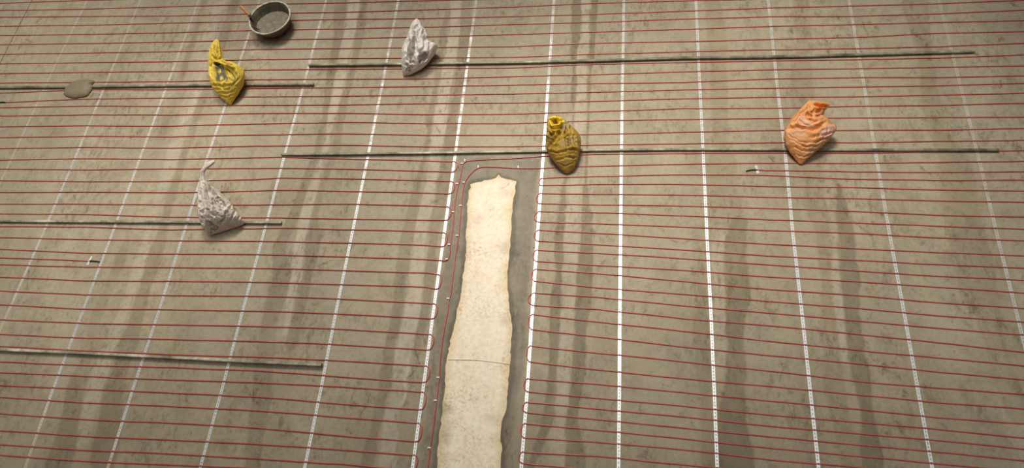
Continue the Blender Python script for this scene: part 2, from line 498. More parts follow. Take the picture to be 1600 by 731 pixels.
def build_floor():
    xs = np.concatenate([np.linspace(-9, -6.2, 8), np.arange(-6.0, 3.4, 0.0098), np.linspace(3.6, 7, 8)])
    ys = np.concatenate([np.linspace(-3.0, -0.2, 8), np.arange(0.0, 4.35, 0.0098), np.linspace(4.5, 8, 8)])
    X, Y = np.meshgrid(xs, ys)
    nx, ny = len(xs), len(ys)
    V = np.stack([X.ravel(), Y.ravel(), np.zeros(X.size)], 1)
    idx = np.arange(nx * ny).reshape(ny, nx)
    Q = np.stack([idx[:-1, :-1], idx[:-1, 1:], idx[1:, 1:], idx[1:, :-1]], -1).reshape(-1, 4)
    me = bpy.data.meshes.new('floor')
    me.vertices.add(len(V)); me.vertices.foreach_set('co', V.ravel())
    me.loops.add(Q.size); me.loops.foreach_set('vertex_index', Q.ravel().astype(np.int32))
    me.polygons.add(len(Q)); me.polygons.foreach_set('loop_start', np.arange(0, Q.size, 4, dtype=np.int32))
    me.update(); me.validate()
    # ---- stains
    base = s2l('#a89c84')
    c = np.ones((ny, nx, 3)) * base
    # slow drift of the screed colour from batch to batch
    drift = fbm(X * 0.55 + 3, Y * 0.4 + 9, 3, 3)
    c *= (0.93 + 0.14 * drift)[..., None]
    mott = fbm(X * 2.2, Y * 1.6, 31, 5)
    c *= (0.90 + 0.2 * mott)[..., None]
    # the screed gets darker towards the gallery, with an uneven border
    near_dark = np.clip((1.25 + 0.9 * (fbm(X * 1.3, Y * 1.1, 61, 4) - 0.5) - Y) / 1.1, 0, 1)
    c *= (1 - near_dark[..., None] * np.array([0.20, 0.21, 0.24]))
    wob = (fbm(X * 3.2, Y * 2.6, 11, 4) - 0.5)
    wob2 = (fbm(X * 9, Y * 9, 21, 3) - 0.5)
    wob3 = (fbm(X * 26, Y * 22, 41, 3) - 0.5)
    def band(pts, mul, edge=0.008, wa=0.05, brk=0.0, seed=1):
        nonlocal c
        w = []
        for (px, py, hw) in pts:
            a = P(px, py); b2 = P(px + hw, py)
            w.append((a[0], a[1], float(np.hypot(*(b2 - a)[:2]))))
        d, hw = polyd(X, Y, w)
        d = d + (wob * wa * 1.35 + wob2 * 0.028 + wob3 * 0.012)
        m = np.clip((hw - d) / (edge * 0.4) * 0.5 + 0.5, 0, 1)
        if brk: m = m * np.clip((fbm(X * 1.7, Y * 1.3, seed + 50, 3) - (brk - 0.12)) / 0.2, 0, 1)
        m = m * np.clip(0.5 + 0.95 * fbm(X * 5, Y * 3, seed + 70, 3), 0, 1)
        c = c * (1 + (np.array(mul) - 1) * m[..., None])
    DK = (0.64, 0.62, 0.57); DK2 = (0.75, 0.73, 0.69); DK3 = (0.86, 0.84, 0.80); LT = (1.22, 1.26, 1.34); LT2 = (1.13, 1.15, 1.20)
    # joint left of the right-hand middle: light laitance line with wet edges
    band([(902, -20, 5), (900, 60, 7), (897, 80, 3), (897, 122, 2.5), (894, 244, 2.5), (881, 290, 5), (879, 330, 5), (874, 366, 7), (872, 430, 7), (868, 488, 9), (866, 560, 8), (858, 650, 9), (830, 731, 9)], DK, 0.01, 0.03)
    band([(929, -20, 5), (926, 60, 4), (921, 122, 3), (918, 220, 3), (914, 290, 5), (917, 366, 9), (914, 430, 13), (911, 488, 11), (905, 550, 11), (900, 610, 10), (893, 660, 10), (899, 731, 18)], DK, 0.007, 0.03)
    band([(918, -20, 7), (914, 60, 8), (908, 122, 9), (905, 200, 9), (898, 290, 10), (893, 366, 11), (888, 430, 12), (886, 488, 12), (882, 550, 12), (876, 610, 13), (870, 700, 15), (868, 731, 15)], LT2, 0.008, 0.03)
    # joint left of the patch
    band([(730, -20, 8), (727, 60, 8), (717, 120, 8), (707, 180, 7), (700, 244, 10), (690, 310, 9), (677, 366, 9), (672, 430, 9), (664, 488, 7), (650, 550, 5)], DK2, 0.008, 0.03)
    band([(700, 20, 4), (697, 40, 5), (684, 120, 4), (673, 180, 4), (665, 244, 5), (650, 310, 9), (636, 366, 11), (628, 430, 9), (620, 488, 9), (607, 550, 9), (600, 610, 8), (588, 660, 9), (572, 731, 12)], DK2, 0.012, 0.04)
    band([(716, -20, 7), (710, 40, 8), (699, 120, 10), (689, 180, 11), (679, 244, 11), (666, 310, 11), (657, 366, 10), (651, 430, 11), (644, 488, 12), (630, 550, 12), (624, 610, 12), (613, 650, 13), (603, 731, 13), (598, 770, 13)], LT, 0.008, 0.03)
    band([(637, 560, 1.2), (632, 620, 1.2), (622, 680, 1.2), (618, 731, 1.2)], LT, 0.004, 0.02)
    # joint between the fourth and fifth bays
    band([(534, -20, 8), (531, 40, 8), (518, 110, 6), (508, 180, 3), (499, 230, 4), (489, 255, 5), (472, 300, 8), (455, 350, 11), (440, 390, 16), (440, 430, 14), (425, 488, 14), (415, 540, 14), (408, 620, 14), (395, 731, 16)], DK2, 0.012, 0.04)
    band([(572, -20, 5), (565, 40, 6), (551, 110, 6), (532, 180, 6), (522, 235, 8), (512, 260, 7), (501, 300, 6), (491, 340, 7), (489, 380, 11), (480, 430, 7), (466, 488, 9), (455, 540, 9)], DK2, 0.01, 0.04)
    band([(556, -20, 7), (552, 20, 8), (537, 90, 8), (520, 180, 7), (511, 230, 7), (498, 270, 7), (487, 300, 9), (474, 350, 10), (463, 385, 15), (465, 430, 9), (452, 488, 6), (446, 520, 4)], LT, 0.008, 0.03)
    # left faint joint
    band([(330, 90, 6), (326, 110, 8), (300, 165, 7), (288, 190, 5)], LT2, 0.01, 0.03)
    band([(348, -10, 8), (325, 60, 9), (303, 130, 9), (285, 200, 9), (265, 260, 9), (247, 310, 9), (228, 370, 8), (212, 430, 10), (195, 480, 9), (170, 540, 9), (150, 600, 9), (128, 680, 10)], LT2, 0.02, 0.05)
    band([(372, -10, 8), (352, 50, 8), (326, 130, 6), (305, 190, 5), (283, 260, 6), (264, 320, 9), (248, 380, 10), (232, 430, 9), (218, 480, 10), (200, 540, 12), (180, 600, 12), (160, 731, 20)], DK2, 0.02, 0.05)
    band([(322, -10, 6), (306, 50, 6), (262, 180, 6), (222, 300, 6), (190, 400, 6), (150, 500, 8), (120, 600, 12), (90, 731, 18)], DK2, 0.02, 0.05, 0.45, 3)
    # right-hand joints
    band([(1110, -20, 14), (1120, 60, 14), (1122, 122, 12), (1124, 220, 12), (1130, 250, 24), (1130, 310, 24), (1128, 340, 24), (1098, 366, 14), (1092, 430, 13), (1096, 488, 11), (1098, 540, 10), (1105, 610, 12), (1110, 731, 15)], DK3, 0.02, 0.05)
    band([(1155, 350, 10), (1148, 400, 16), (1150, 450, 18), (1150, 540, 14), (1152, 600, 16), (1145, 660, 24), (1150, 731, 30)], DK, 0.012, 0.05)
    band([(1120, 360, 8), (1122, 430, 9), (1125, 540, 9), (1122, 600, 8)], LT2, 0.01, 0.04)
    band([(1250, -20, 14), (1256, 60, 13), (1250, 122, 16), (1268, 244, 17), (1275, 320, 17), (1288, 366, 8), (1290, 430, 8), (1294, 500, 12), (1300, 560, 16), (1310, 620, 14), (1330, 731, 20)], DK3, 0.015, 0.05)
    band([(1303, 366, 7), (1306, 430, 7), (1312, 488, 7), (1320, 560, 6)], LT2, 0.01, 0.04)
    band([(1310, 290, 6), (1322, 366, 10), (1326, 430, 12), (1330, 488, 10), (1340, 560, 14), (1356, 640, 16), (1365, 731, 20)], DK, 0.015, 0.05)
    band([(1430, -20, 20), (1440, 60, 18), (1452, 140, 18), (1462, 200, 18), (1490, 250, 22), (1500, 310, 24), (1515, 380, 24), (1530, 440, 24), (1545, 500, 20), (1560, 560, 18), (1590, 640, 20)], DK3, 0.02, 0.06)
    band([(1545, 500, 16), (1562, 560, 16), (1580, 640, 16), (1605, 731, 18)], LT2, 0.02, 0.05)
    # long dark trowel nick
    band([(490, 417, 0.6), (505, 412, 1.2), (522, 409.5, 0.6)], (0.6, 0.58, 0.55), 0.004, 0.0)
    # pale splashes and a darker band below the basin
    band([(395, 82, 5), (420, 70, 6), (440, 76, 5)], LT, 0.03, 0.05)
    band([(392, 66, 6), (430, 62, 8)], DK2, 0.04, 0.05)
    # fresh grey mortar collar around the patch
    col = [P(x, y)[:2] for x, y in [(716, 243), (845, 243), (836, 320), (829, 420), (824, 500), (818, 560), (808, 620), (800, 680), (792, 770), (655, 770), (662, 660), (668, 600), (676, 540), (684, 470), (694, 400), (702, 330), (712, 262)]]
    m = inpoly(X, Y, col)
    dd, _ = polyd(X, Y, [(p[0], p[1], 0) for p in col] + [(col[0][0], col[0][1], 0)])
    sd = np.where(m, dd, -dd) + wob2 * 0.04
    k = np.clip(sd / 0.03 + 0.5, 0, 1)
    grain = fbm(X * 16, Y * 16, 91, 3)
    colr = s2l('#857b69') * (0.74 + 0.5 * grain)[..., None]
    c = c * (1 - 0.8 * k[..., None]) + colr * 0.8 * k[..., None]
    # ragged edge shadow painted into the floor colour right against the patch
    pw = [P(x, y) for x, y in PATCH]
    dd, _ = polyd(X, Y, [(p[0], p[1], 0) for p in pw] + [(pw[0][0], pw[0][1], 0)])
    k = np.clip((0.035 + wob2 * 0.05 - dd) / 0.02, 0, 1)
    c = c * (1 - 0.36 * k[..., None])
    set_col(me, c.reshape(-1, 3))
    me.materials.append(m_floor)
    o = link('floor', me)
    tag(o, kind='structure')
    return o
build_floor()

def build_patch():
    pw = [P(x, y)[:2] for x, y in PATCH]
    # refine outline with ragged edge
    out = []
    n = len(pw)
    for i in range(n):
        a, b2 = pw[i], pw[(i + 1) % n]
        L = np.hypot(*(b2 - a)); k = max(1, int(L / 0.018))
        nr = np.array([-(b2 - a)[1], (b2 - a)[0]]) / max(L, 1e-6)
        for j in range(k):
            p = a + (b2 - a) * j / k
            out.append(p + nr * (noise2(p[0] * 38, p[1] * 38, 8) - 0.5) * 0.012)
    # fill with a grid of triangles inside
    bm = bmesh.new()
    ring = [bm.verts.new((p[0], p[1], 0.004)) for p in out]
    top = bm.faces.new(ring)
    bmesh.ops.triangulate(bm, faces=[top])
    for _ in range(4):
        long = [e for e in bm.edges if e.calc_length() > 0.05]
        if not long: break
        bmesh.ops.subdivide_edges(bm, edges=long, cuts=1)
        bmesh.ops.triangulate(bm, faces=[f for f in bm.faces if len(f.verts) > 3])
    bedges = [e for e in bm.edges if e.is_boundary]
    r = bmesh.ops.extrude_edge_only(bm, edges=bedges)
    for v in [g for g in r['geom'] if isinstance(g, bmesh.types.BMVert)]:
        v.co.z = 0.0
    bmesh.ops.recalc_face_normals(bm, faces=bm.faces)
    me = bpy.data.meshes.new('cream_concrete_strip')
    bm.to_mesh(me); bm.free()
    co = np.array([v.co[:] for v in me.vertices])
    base = s2l('#f7e8d0')
    c = np.ones((len(co), 3)) * base
    X, Y = co[:, 0], co[:, 1]
    dd, _ = polyd(X, Y, [(p[0], p[1], 0) for p in pw] + [(pw[0][0], pw[0][1], 0)])
    k = np.clip(1 - (dd + (fbm(X * 9, Y * 9, 4, 3) - 0.5) * 0.07) / 0.045, 0, 1)[:, None]
    c = c * (1 - k * (1 - np.array([0.86, 0.78, 0.62])))
    # brown stains near the lower left edge and the light joint across
    for (px, py, r_, col, a) in [(696, 640, 0.05, '#8b7a4e', 0.6), (694, 672, 0.07, '#9a8756', 0.55), (697, 690, 0.05, '#8b7a4e', 0.5), (738, 620, 0.05, '#9c8f74', 0.35),
                                 (790, 500, 0.05, '#b09c78', 0.45), (788, 385, 0.06, '#b89c78', 0.35), (745, 345, 0.06, '#d2b08c', 0.4), (790, 300, 0.05, '#caa57e', 0.4),
                                 (770, 655, 0.05, '#b3a284', 0.35), (744, 430, 0.05, '#d9bb94', 0.4), (690, 715, 0.06, '#a39166', 0.4)]:
        q = P(px, py)
        d = np.hypot(X - q[0], (Y - q[1]) * 0.8) + (fbm(X * 14, Y * 14, int(px), 3) - 0.5) * 0.09
        m = (np.clip(1 - d / r_, 0, 1) * a)[:, None]
        c = c * (1 - m) + s2l(col) * m
    set_col(me, c)
    me.materials.append(m_cream)
    o = link('cream_concrete_strip', me)
    tag(o, 'long bare cream concrete strip with a ragged edge, bordered by grey mortar', 'concrete patch')
    # hairline joint across it
    pts = [P(700, 562, 0.0045), P(725, 562.5, 0.0045), P(750, 563.5, 0.0045), P(775, 566.5, 0.0045), P(797, 570, 0.0045)]
    v, f = tube(catmull(pts, 4), 0.0016, 5)
    mesh_obj('joint_line', v, f, m_shadow_groove, o)
build_patch()

# ------------------------------------------------------------------ cables
def clean_row(i, ys):
    pts = list(zip(XS, ys))
    if i == 11: pts[0] = (7.5, 160.4)
    return pts
for i, ys in enumerate(ROWS):
    w = run_world(clean_row(i, ys), 0 if i == 11 else 0.9, 0.9)
    if i == 11:
        root_pts = densify(w, i)
        v, f = tube(root_pts, CR, 8)
        o = mesh_obj('heating_cable', v, f, m_red); CABLES.append(root_pts)
        tag(o, 'twelfth full-width red cable row from the top, with a black end at the left edge', 'cable', 'red heating cable rows across the whole floor')
        a = P(8, 159.8, CZ + 0.001); b2 = P(-1.5, 160.0, CZ + 0.001); c2 = P(-9, 161.5, CZ + 0.001)
        v, f = tube(catmull([a, b2, c2], 4), 0.0062, 8)
        s = mesh_obj('end_sleeve', v, f, m_black, o); s['label'] = 'black end sleeve'
        continue
    extra = {0: 'just leaving the frame, at the top left corner', 9: 'touching the fresh mortar lump, tenth row from the top',
             8: 'just above the mortar lump, ninth row from the top'}
    lab = 'full-width red heating cable row, ' + extra.get(i, ORD[i + 1] + ' row from the top of the photo')
    cable_obj(densify(w, i), lab, 'red heating cable rows across the whole floor')

def hair_left(a, b2):
    (ya, ea), (yb, eb) = LEFT[a], LEFT[b2]
    wa = densify(run_world([q for q in zip(LX, ya) if q[0] < ea[0] - 12] + [ea], 0.9), a)
    wb = densify(run_world([q for q in zip(LX, yb) if q[0] < eb[0] - 12] + [eb], 0.9), b2)
    dy = eb[1] - ea[1]
    mids = [(ea[0] + 4.2, ea[1] + 0.12 * dy), (ea[0] + 5.2, ea[1] + 0.38 * dy), (ea[0] + 3.6, ea[1] + 0.70 * dy), (ea[0] + 0.4, ea[1] + 0.93 * dy)]
    seg = catmull([wa[-1]] + [P(x, y + YO, CZ) for x, y in mids] + [wb[-1]], 5)
    return wa[:-1] + seg + wb[::-1][1:]
for k, (a, b2) in enumerate(LPAIR):
    nm = ORD[k + 1] if k < len(LPAIR) - 1 else 'lowest'
    cable_obj(hair_left(a, b2), 'red heating cable hairpin left of the cream patch, ' + nm + ' from the far end' if nm != 'lowest'
              else 'red heating cable hairpin left of the cream patch, lowest one that turns inside the photo', 'red cable hairpins left of the cream patch')
cable_obj(densify(run_world(list(zip(LX, LEFT[23][0]))[:6] + [LEFT[23][1]], 0.9), 23),
          'red cable run cutting through the bottom left corner of the photo', 'red cable hairpins left of the cream patch')

BUL = {0: 0, 2: 0, 4: 2.0, 6: 0, 12: 3.0}
def hair_right(a, b2):
    (ea, ya), (eb, yb) = RIGHT[a], RIGHT[b2]
    wa = densify(run_world([ea] + list(zip(RX, ya)), 0, 0.9), a + 40)
    wb = densify(run_world([eb] + list(zip(RX, yb)), 0, 0.9), b2 + 40)
    dy = eb[1] - ea[1]
    o_ = -5.0 - BUL.get(a, 0)
    if a == 0: o_ = -2.6
    mids = [(ea[0] + o_ * 0.75, ea[1] + 0.22 * dy), (ea[0] + o_ - 0.5, ea[1] + 0.52 * dy), (ea[0] + o_ * 0.85, ea[1] + 0.80 * dy)]
    seg = catmull([wa[0]] + [P(x, y + YO, CZ) for x, y in mids] + [wb[0]], 5)
    return wa[::-1][:-1] + seg + wb[1:]
for k in range(13):
    nm = ORD[k + 1]
    cable_obj(hair_right(2 * k, 2 * k + 1), 'red heating cable hairpin right of the cream patch, ' + nm + ' from the far end'
              if k < 12 else 'red heating cable hairpin right of the cream patch, the lowest one in the photo', 'red cable hairpins right of the cream patch')

# the two cables led around the cream patch
inner = [(1600, 252.3), (1466, 254), (1335, 255.7), (1201, 255.3), (1068, 257), (934, 259.9), (845, 262.8)]
inner_t = [(810, 262.6), (790, 261.6), (767.6, 260.4), (751, 261.0), (742, 265.0), (734.3, 272.4), (728.4, 280.5), (725.6, 287.4), (722.6, 302), (720.9, 321.6), (719.2, 335.8), (716.7, 366),
           (711.7, 399.4), (707.6, 429.4), (704.2, 457.8), (701.7, 468), (699.2, 488), (696.7, 499), (691.7, 529.7), (688.4, 559.8), (685.9, 589.8), (684.2, 610), (681.7, 628), (679.2, 650.7),
           (675.9, 675.8), (672.2, 699.6), (668.4, 731), (664, 765)]
w1 = densify(run_world(list(reversed(inner)), 0, 0.9), 77)[::-1]
seg = catmull([P(x, y + 0.2, CZ) for x, y in [inner[-1]] + inner_t], 4)
cable_obj(w1[:-1] + seg, 'inner of two red cables around the cream patch, running down to the bottom edge', 'cables led around the cream patch')
outer = [(1600, 235.5), (1468, 236.8), (1335, 239.9), (1201, 239.5), (1068, 240.2), (934, 241.3), (845, 243.9)]
outer_t = [(801, 247.2), (767.6, 248.5), (745, 249.8), (732, 251.0), (726.0, 253.0), (722.6, 258.5), (720.1, 270.7), (716.9, 285.7), (713.4, 301), (710.9, 317.4), (709.2, 331.6), (708.4, 344.1),
           (705.9, 366), (703.4, 382.7), (702.6, 396), (700.6, 403.5), (697, 406.6), (692, 407.2)]
w1 = densify(run_world(list(reversed(outer)), 0, 0.9), 78)[::-1]
seg = catmull([P(x, y + 0.2, CZ) for x, y in [outer[-1]] + outer_t + [LEFT[8][1]]], 4)
wl = densify(run_world(list(zip(LX, LEFT[8][0])) + [LEFT[8][1]], 0.9), 8)[::-1]
cable_obj(w1[:-1] + seg + wl[1:], 'outer of two red cables around the cream patch, turning left halfway down it', 'cables led around the cream patch')
CABLES_MAIN = list(CABLES)

# the two joint ends lying loose, taped to the floor
def loose_end(pts, lead, tape, label):
    w = densify([P(x, y + YO, CZ) for x, y in pts], 90)
    d = w[0] - w[1]; d /= np.linalg.norm(d)
    w = [w[0] + d * 0.9] + w
    v, f = tube(w, CR, 8)
    o = mesh_obj('heating_cable', v, f, m_red)
    CABLES.append(w)
    tag(o, label, 'cable', 'loose cable ends')
    v, f = tube(catmull([P(x, y, CR + 0.0015) for x, y in lead], 4), [0.0052] * (4 * (len(lead) - 1)) + [0.002], 8)
    s = mesh_obj('end_sleeve', v, f, m_black, o); s['label'] = 'black end sleeve'
    (ax, ay), (bx, by) = tape
    n = 10; V = []; Fc = []
    cx, cy = w[-1][0], w[-1][1]
    A = P(ax, ay); B = P(bx, by)
    dirv = (B - A)[:2] / np.hypot(*(B - A)[:2]); nr = np.array([-dirv[1], dirv[0]])
    for i in range(n + 1):
        t = i / n; p = A[:2] + (B - A)[:2] * t
        dd = abs(t - 0.5) * np.hypot(*(B - A)[:2])
        z = 0.0012 + 2 * CR * math.exp(-(dd / 0.008) ** 2) + 0.002
        hw = 0.0085 * (1 + 0.15 * math.sin(i * 2.3))
        for sg in (-1, 1):
            V.append((p[0] + nr[0] * hw * sg, p[1] + nr[1] * hw * sg, z))
            V.append((p[0] + nr[0] * hw * sg, p[1] + nr[1] * hw * sg, z - 0.0009))
    for i in range(n):
        a = i * 4; c = a + 4
        Fc += [(a, a + 2, c + 2, c), (a + 1, c + 1, c + 3, a + 3), (a, c, c + 1, a + 1), (a + 2, a + 3, c + 3, c + 2)]
    Fc += [(0, 1, 3, 2), (4 * n, 4 * n + 2, 4 * n + 3, 4 * n + 1)]
    t_ = mesh_obj('tape', V, Fc, m_tape, o, smooth=False); t_['label'] = 'white tape holding the cable end'
loose_end([(0, 403), (60, 405), (125, 407.6), (141, 408.3)], [(140, 407.6), (148, 408.0), (152, 408.2), (156, 409.4)], ((144.0, 400.7), (136.8, 414.4)),
          'red cable whose taped black end lies below the lower white sack, at the left')
loose_end([(1600, 268.5), (1466, 269.4), (1335, 268.8), (1201, 266.7), (1183, 266.0)], [(1184, 265.6), (1176, 265.4), (1170, 266.2), (1165.5, 267.6)], ((1181, 259.0), (1184.3, 271.5)),
          'red cable whose taped black end lies left of and below the orange sack')

# ------------------------------------------------------------------ fixing strips
STR = [
 ([(136.5, 0), (76.8, 122), (20, 244), (-38, 366), (-95, 488)], [(0, .50), (60, .62), (122, .5), (180, .42), (244, .45), (300, .5)]),
 ([(219.5, 0), (169.4, 122), (118.5, 244), (66.8, 366), (12.5, 488), (-42, 610)], [(0, .56), (60, .6), (110, .45), (150, .3), (190, .42), (244, .2), (366, .28), (420, .25), (488, .42), (520, .6)]),
 ([(310.5, 0), (265.3, 122), (220, 244), (175, 366), (128.7, 488), (82.3, 610), (39.2, 731)], [(0, .5), (60, .42), (122, .32), (190, .25), (244, .35), (300, .22), (366, .25), (450, .1), (488, .12), (560, .15), (620, .25), (660, .3), (690, .45), (705, .7), (731, .8)]),
 ([(406, 0), (366.5, 122), (324.8, 244), (286.5, 366), (247.6, 488), (207, 610), (168.5, 731)], [(0, .42), (122, .35), (180, .2), (244, .3), (366, .12), (488, .03), (560, .03), (640, .12), (690, .3), (715, .4), (731, .6)]),
 ([(509.8, 0), (477.3, 122), (443.9, 245.7), (411.6, 366), (378.6, 488), (346.3, 610), (312.9, 731)], [(0, .34), (122, .32), (244, .22), (366, .08), (488, -.1), (600, -.1), (650, .1), (731, .08)]),
 ([(622.5, 0), (599.3, 122), (575, 244), (550, 366), (524.8, 488), (501, 610), (476, 731)], [(0, .32), (122, .30), (244, .22), (366, .1), (488, -.1), (670, -.1), (705, .1), (731, .02)]),
 ([(744, 0), (727.6, 122), (710.9, 244), (694, 366), (677, 488), (660.8, 610), (644.6, 731)], [(0, .30), (122, .30), (244, .22), (366, .12), (488, .02), (731, -.05)]),
 ([(865.6, 0), (857.2, 122), (848.7, 244), (839.9, 366), (831.6, 488), (823.7, 610), (814.4, 731)], [(0, .30), (122, .24), (244, .15), (366, 0.05), (488, -.2), (731, -.2)]),
 ([(974.9, 0), (972.7, 122), (970.9, 244), (969.7, 366), (968.5, 488), (967.7, 610), (966.4, 731)], [(0, .28), (122, .24), (244, .12), (366, .02), (488, -.2), (731, -.2)]),
 ([(1087.2, 0), (1092.9, 122), (1099, 244), (1104.5, 366), (1110.7, 488), (1116, 610), (1120.6, 731)], [(0, .28), (122, .26), (244, .14), (366, .02), (488, -.15), (731, -.15)]),
 ([(1200.2, 0), (1213, 122), (1227.4, 244), (1239, 366), (1252.9, 488), (1265.9, 610), (1279, 731)], [(0, .32), (122, .34), (244, .2), (366, .18), (488, .0), (600, -.1), (731, 0)]),
 ([(1326.3, 0), (1348, 122), (1368.8, 244), (1390, 366), (1412.4, 488), (1434.3, 610), (1456.5, 731)], [(0, .40), (122, .40), (244, .34), (366, .3), (488, .15), (600, .1), (731, .05)]),
 ([(1467, 0), (1497.6, 122), (1528.3, 244), (1557.5, 366), (1588, 488), (1618, 610)], [(0, .4), (60, .55), (90, .7), (122, .5), (180, .35), (244, .42), (366, .38), (488, .25)])]
STRIP_LABELS = [
 'faint cement-buried fixing strip crossing the upper left corner area, second from the left',
 'cement-smeared fixing strip running just right of the mortar lump',
 'cement-smeared fixing strip passing just right of the taped cable end at the left',
 'fixing strip running from the basin down under the bright yellow sack',
 'fixing strip starting just right of the basin, crossing the left tube ends',
 'fixing strip passing just left of the upper white sack',
 'fixing strip bordering the cream patch on its left, where the left hairpins turn',
 'fixing strip bordering the cream patch on its right, where the right hairpins turn',
 'bright upright fixing strip, first to the right of the olive yellow sack',
 'bright fixing strip, second to the right of the olive yellow sack',
 'fixing strip passing directly behind the left side of the orange sack',
 'fixing strip, first to the right of the orange sack',
 'dull fixing strip farthest right, passing the right end of the upper tube']
SW = 0.0098
def strip_dir(pts):
    return pts
def inter(p, q, a, b2):
    d1 = q - p; d2 = b2 - a
    den = d1[0] * d2[1] - d1[1] * d2[0]
    if abs(den) < 1e-12: return None
    w = a - p
    s = (w[0] * d2[1] - w[1] * d2[0]) / den
    t = (w[0] * d1[1] - w[1] * d1[0]) / den
    if -1e-9 <= s <= 1 and -1e-9 <= t <= 1: return s
    return None
clip_mesh = None
def make_clip_mesh():
    # a punched tab bent over the cable
    V = []; Fc = []
    n = 7; r0 = CR + 0.0004; r1 = CR + 0.0012; hw = 0.0030
    for i in range(n + 1):
        an = math.pi * i / n
        for r_ in (r0, r1):
            for sx in (-hw, hw):
                V.append((sx, -math.cos(an) * r_, max(math.sin(an) * r_, -0.001) + 0.0))
    for i in range(n):
        a = i * 4; c = a + 4
        Fc += [(a, c, c + 1, a + 1), (a + 2, a + 3, c + 3, c + 2), (a, a + 2, c + 2, c), (a + 1, c + 1, c + 3, a + 3)]
    Fc += [(0, 1, 3, 2), (4 * n, 4 * n + 2, 4 * n + 3, 4 * n + 1)]
    me = bpy.data.meshes.new('clip'); me.from_pydata(V, [], Fc); me.materials.append(m_clip); me.update()
    return me
clip_mesh = make_clip_mesh()

def build_strip(px, smear_dulling, label):
    w = [P(x, y)[:2] for x, y in px]
    d0 = w[0] - w[1]; d0 /= np.hypot(*d0); d1 = w[-1] - w[-2]; d1 /= np.hypot(*d1)
    w = [w[0] + d0 * 0.6] + w + [w[-1] + d1 * 0.5]
    # arc length
    L = [0.0]
    for a, b2 in zip(w[:-1], w[1:]): L.append(L[-1] + float(np.hypot(*(b2 - a))))
    wx = [p[0] for p in w]; wy = [p[1] for p in w]
    def at_s(s): return np.array([np.interp(s, L, wx), np.interp(s, L, wy)])
    cr = []
    for cb in CABLES:
        for i in range(len(w) - 1):
            lo = min(w[i][0], w[i + 1][0]) - 0.02; hi = max(w[i][0], w[i + 1][0]) + 0.02
            for a, b2 in zip(cb[:-1], cb[1:]):
                if max(a[0], b2[0]) < lo or min(a[0], b2[0]) > hi: continue
                s = inter(w[i], w[i + 1], a[:2], b2[:2])
                if s is not None: cr.append((L[i] + s * (L[i + 1] - L[i]), math.atan2(b2[1] - a[1], b2[0] - a[0])))
    cr.sort()
    # slots: one at each crossing, evenly shared in between
    total = L[-1]
    cuts = [s for s, _ in cr]
    slots = [(s, 0.0068, 0.0030) for s in cuts]
    bounds = [0.01] + cuts + [total - 0.01]
    for a, b2 in zip(bounds[:-1], bounds[1:]):
        g = b2 - a
        n = int(g / 0.0195)
        for k in range(1, n):
            slots.append((a + g * k / n, 0.0056, 0.0022))
    slots.sort()
    S_ = [(0.0, None)]
    ok = []
    last = 0.004
    for s, hl, hw in slots:
        if s - hl > last + 0.002 and s + hl < total - 0.002:
            ok.append((s, hl, hw)); last = s + hl
    V = []; Fc = []; col = []
    def row(s, hw):
        c0 = at_s(s)
        t = at_s(min(total, s + 0.01)) - at_s(max(0, s - 0.01)); t /= np.hypot(*t)
        nr = np.array([-t[1], t[0]])
        base = len(V)
        for z in (ST, 0.0002):
            for o_ in (-SW, -hw, hw, SW):
                V.append((c0[0] + nr[0] * o_, c0[1] + nr[1] * o_, z))
        # smear from the position along the strip
        yy = c0
        return base
    segs = []
    prev = (0.0, 0.0017)
    rows = [(0.0, 0.0022)]
    kinds = []
    for s, hl, hw in ok:
        rows.append((s - hl, hw)); kinds.append('solid')
        rows.append((s + hl, hw)); kinds.append('slot')
    rows.append((total, 0.0022)); kinds.append('solid')
    bs = [row(s, hw) for s, hw in rows]
    for a, c, kd in zip(bs[:-1], bs[1:], kinds):
        for j in range(3):
            if kd == 'slot' and j == 1:
                Fc += [(a + 1, a + 5, c + 5, c + 1), (a + 2, c + 2, c + 6, a + 6)]
                continue
            Fc.append((a + j, c + j, c + j + 1, a + j + 1))
            Fc.append((a + 4 + j, a + 5 + j, c + 5 + j, c + 4 + j))
        Fc += [(a, a + 4, c + 4, c), (a + 3, c + 3, c + 7, a + 7)]
        if kd == 'slot':
            Fc += [(a + 1, a + 2, a + 6, a + 5), (c + 1, c + 5, c + 6, c + 2)]
    o = mesh_obj('fixing_strip', V, Fc, m_strip, smooth=False)
    # cement amount, raised at the far ends to paint out glare, at each vertex: from listed stations (photo rows), kept on the strip itself
    sy = [P(np.interp(y, [q[1] for q in px], [q[0] for q in px]), y)[1] for y, _ in smear_dulling]
    sv = [v for _, v in smear_dulling]
    order = np.argsort(sy)
    co = np.array(V)
    sval = np.interp(co[:, 1], np.array(sy)[order], np.array(sv)[order])
    set_col(o.data, np.stack([sval + 0.08, sval * 0, sval * 0], 1))
    tag(o, label, 'metal strip', 'metal cable fixing strips laid side by side on the floor')
    last = -1
    for s, an in cr:
        if s - last < 0.012: continue
        last = s
        c0 = at_s(s)
        cl = link('clip', clip_mesh, o)
        cl.location = (c0[0], c0[1], CZ)
        cl.rotation_euler = (0, 0, an)
    return o
for (px, sm_), lb in zip(STR, STRIP_LABELS):
    build_strip(px, sm_, lb)
# strip in the corner, wholly covered with cement: its edge shadow is drawn as a dark line
pts = [P(62, -20, 0.0004), P(50, 0, 0.0004), (P(50, 0, 0.0004) + P(1, 97, 0.0004)) / 2, P(1, 97, 0.0004), P(-50, 190, 0.0004)]
v, f = tube(pts, 0.0032, 6)
o = mesh_obj('fixing_strip', v, f, m_shadow_groove)
tag(o, 'dark thin edge shadow of a cement-covered strip cutting the top left corner', 'metal strip', 'metal cable fixing strips laid side by side on the floor')

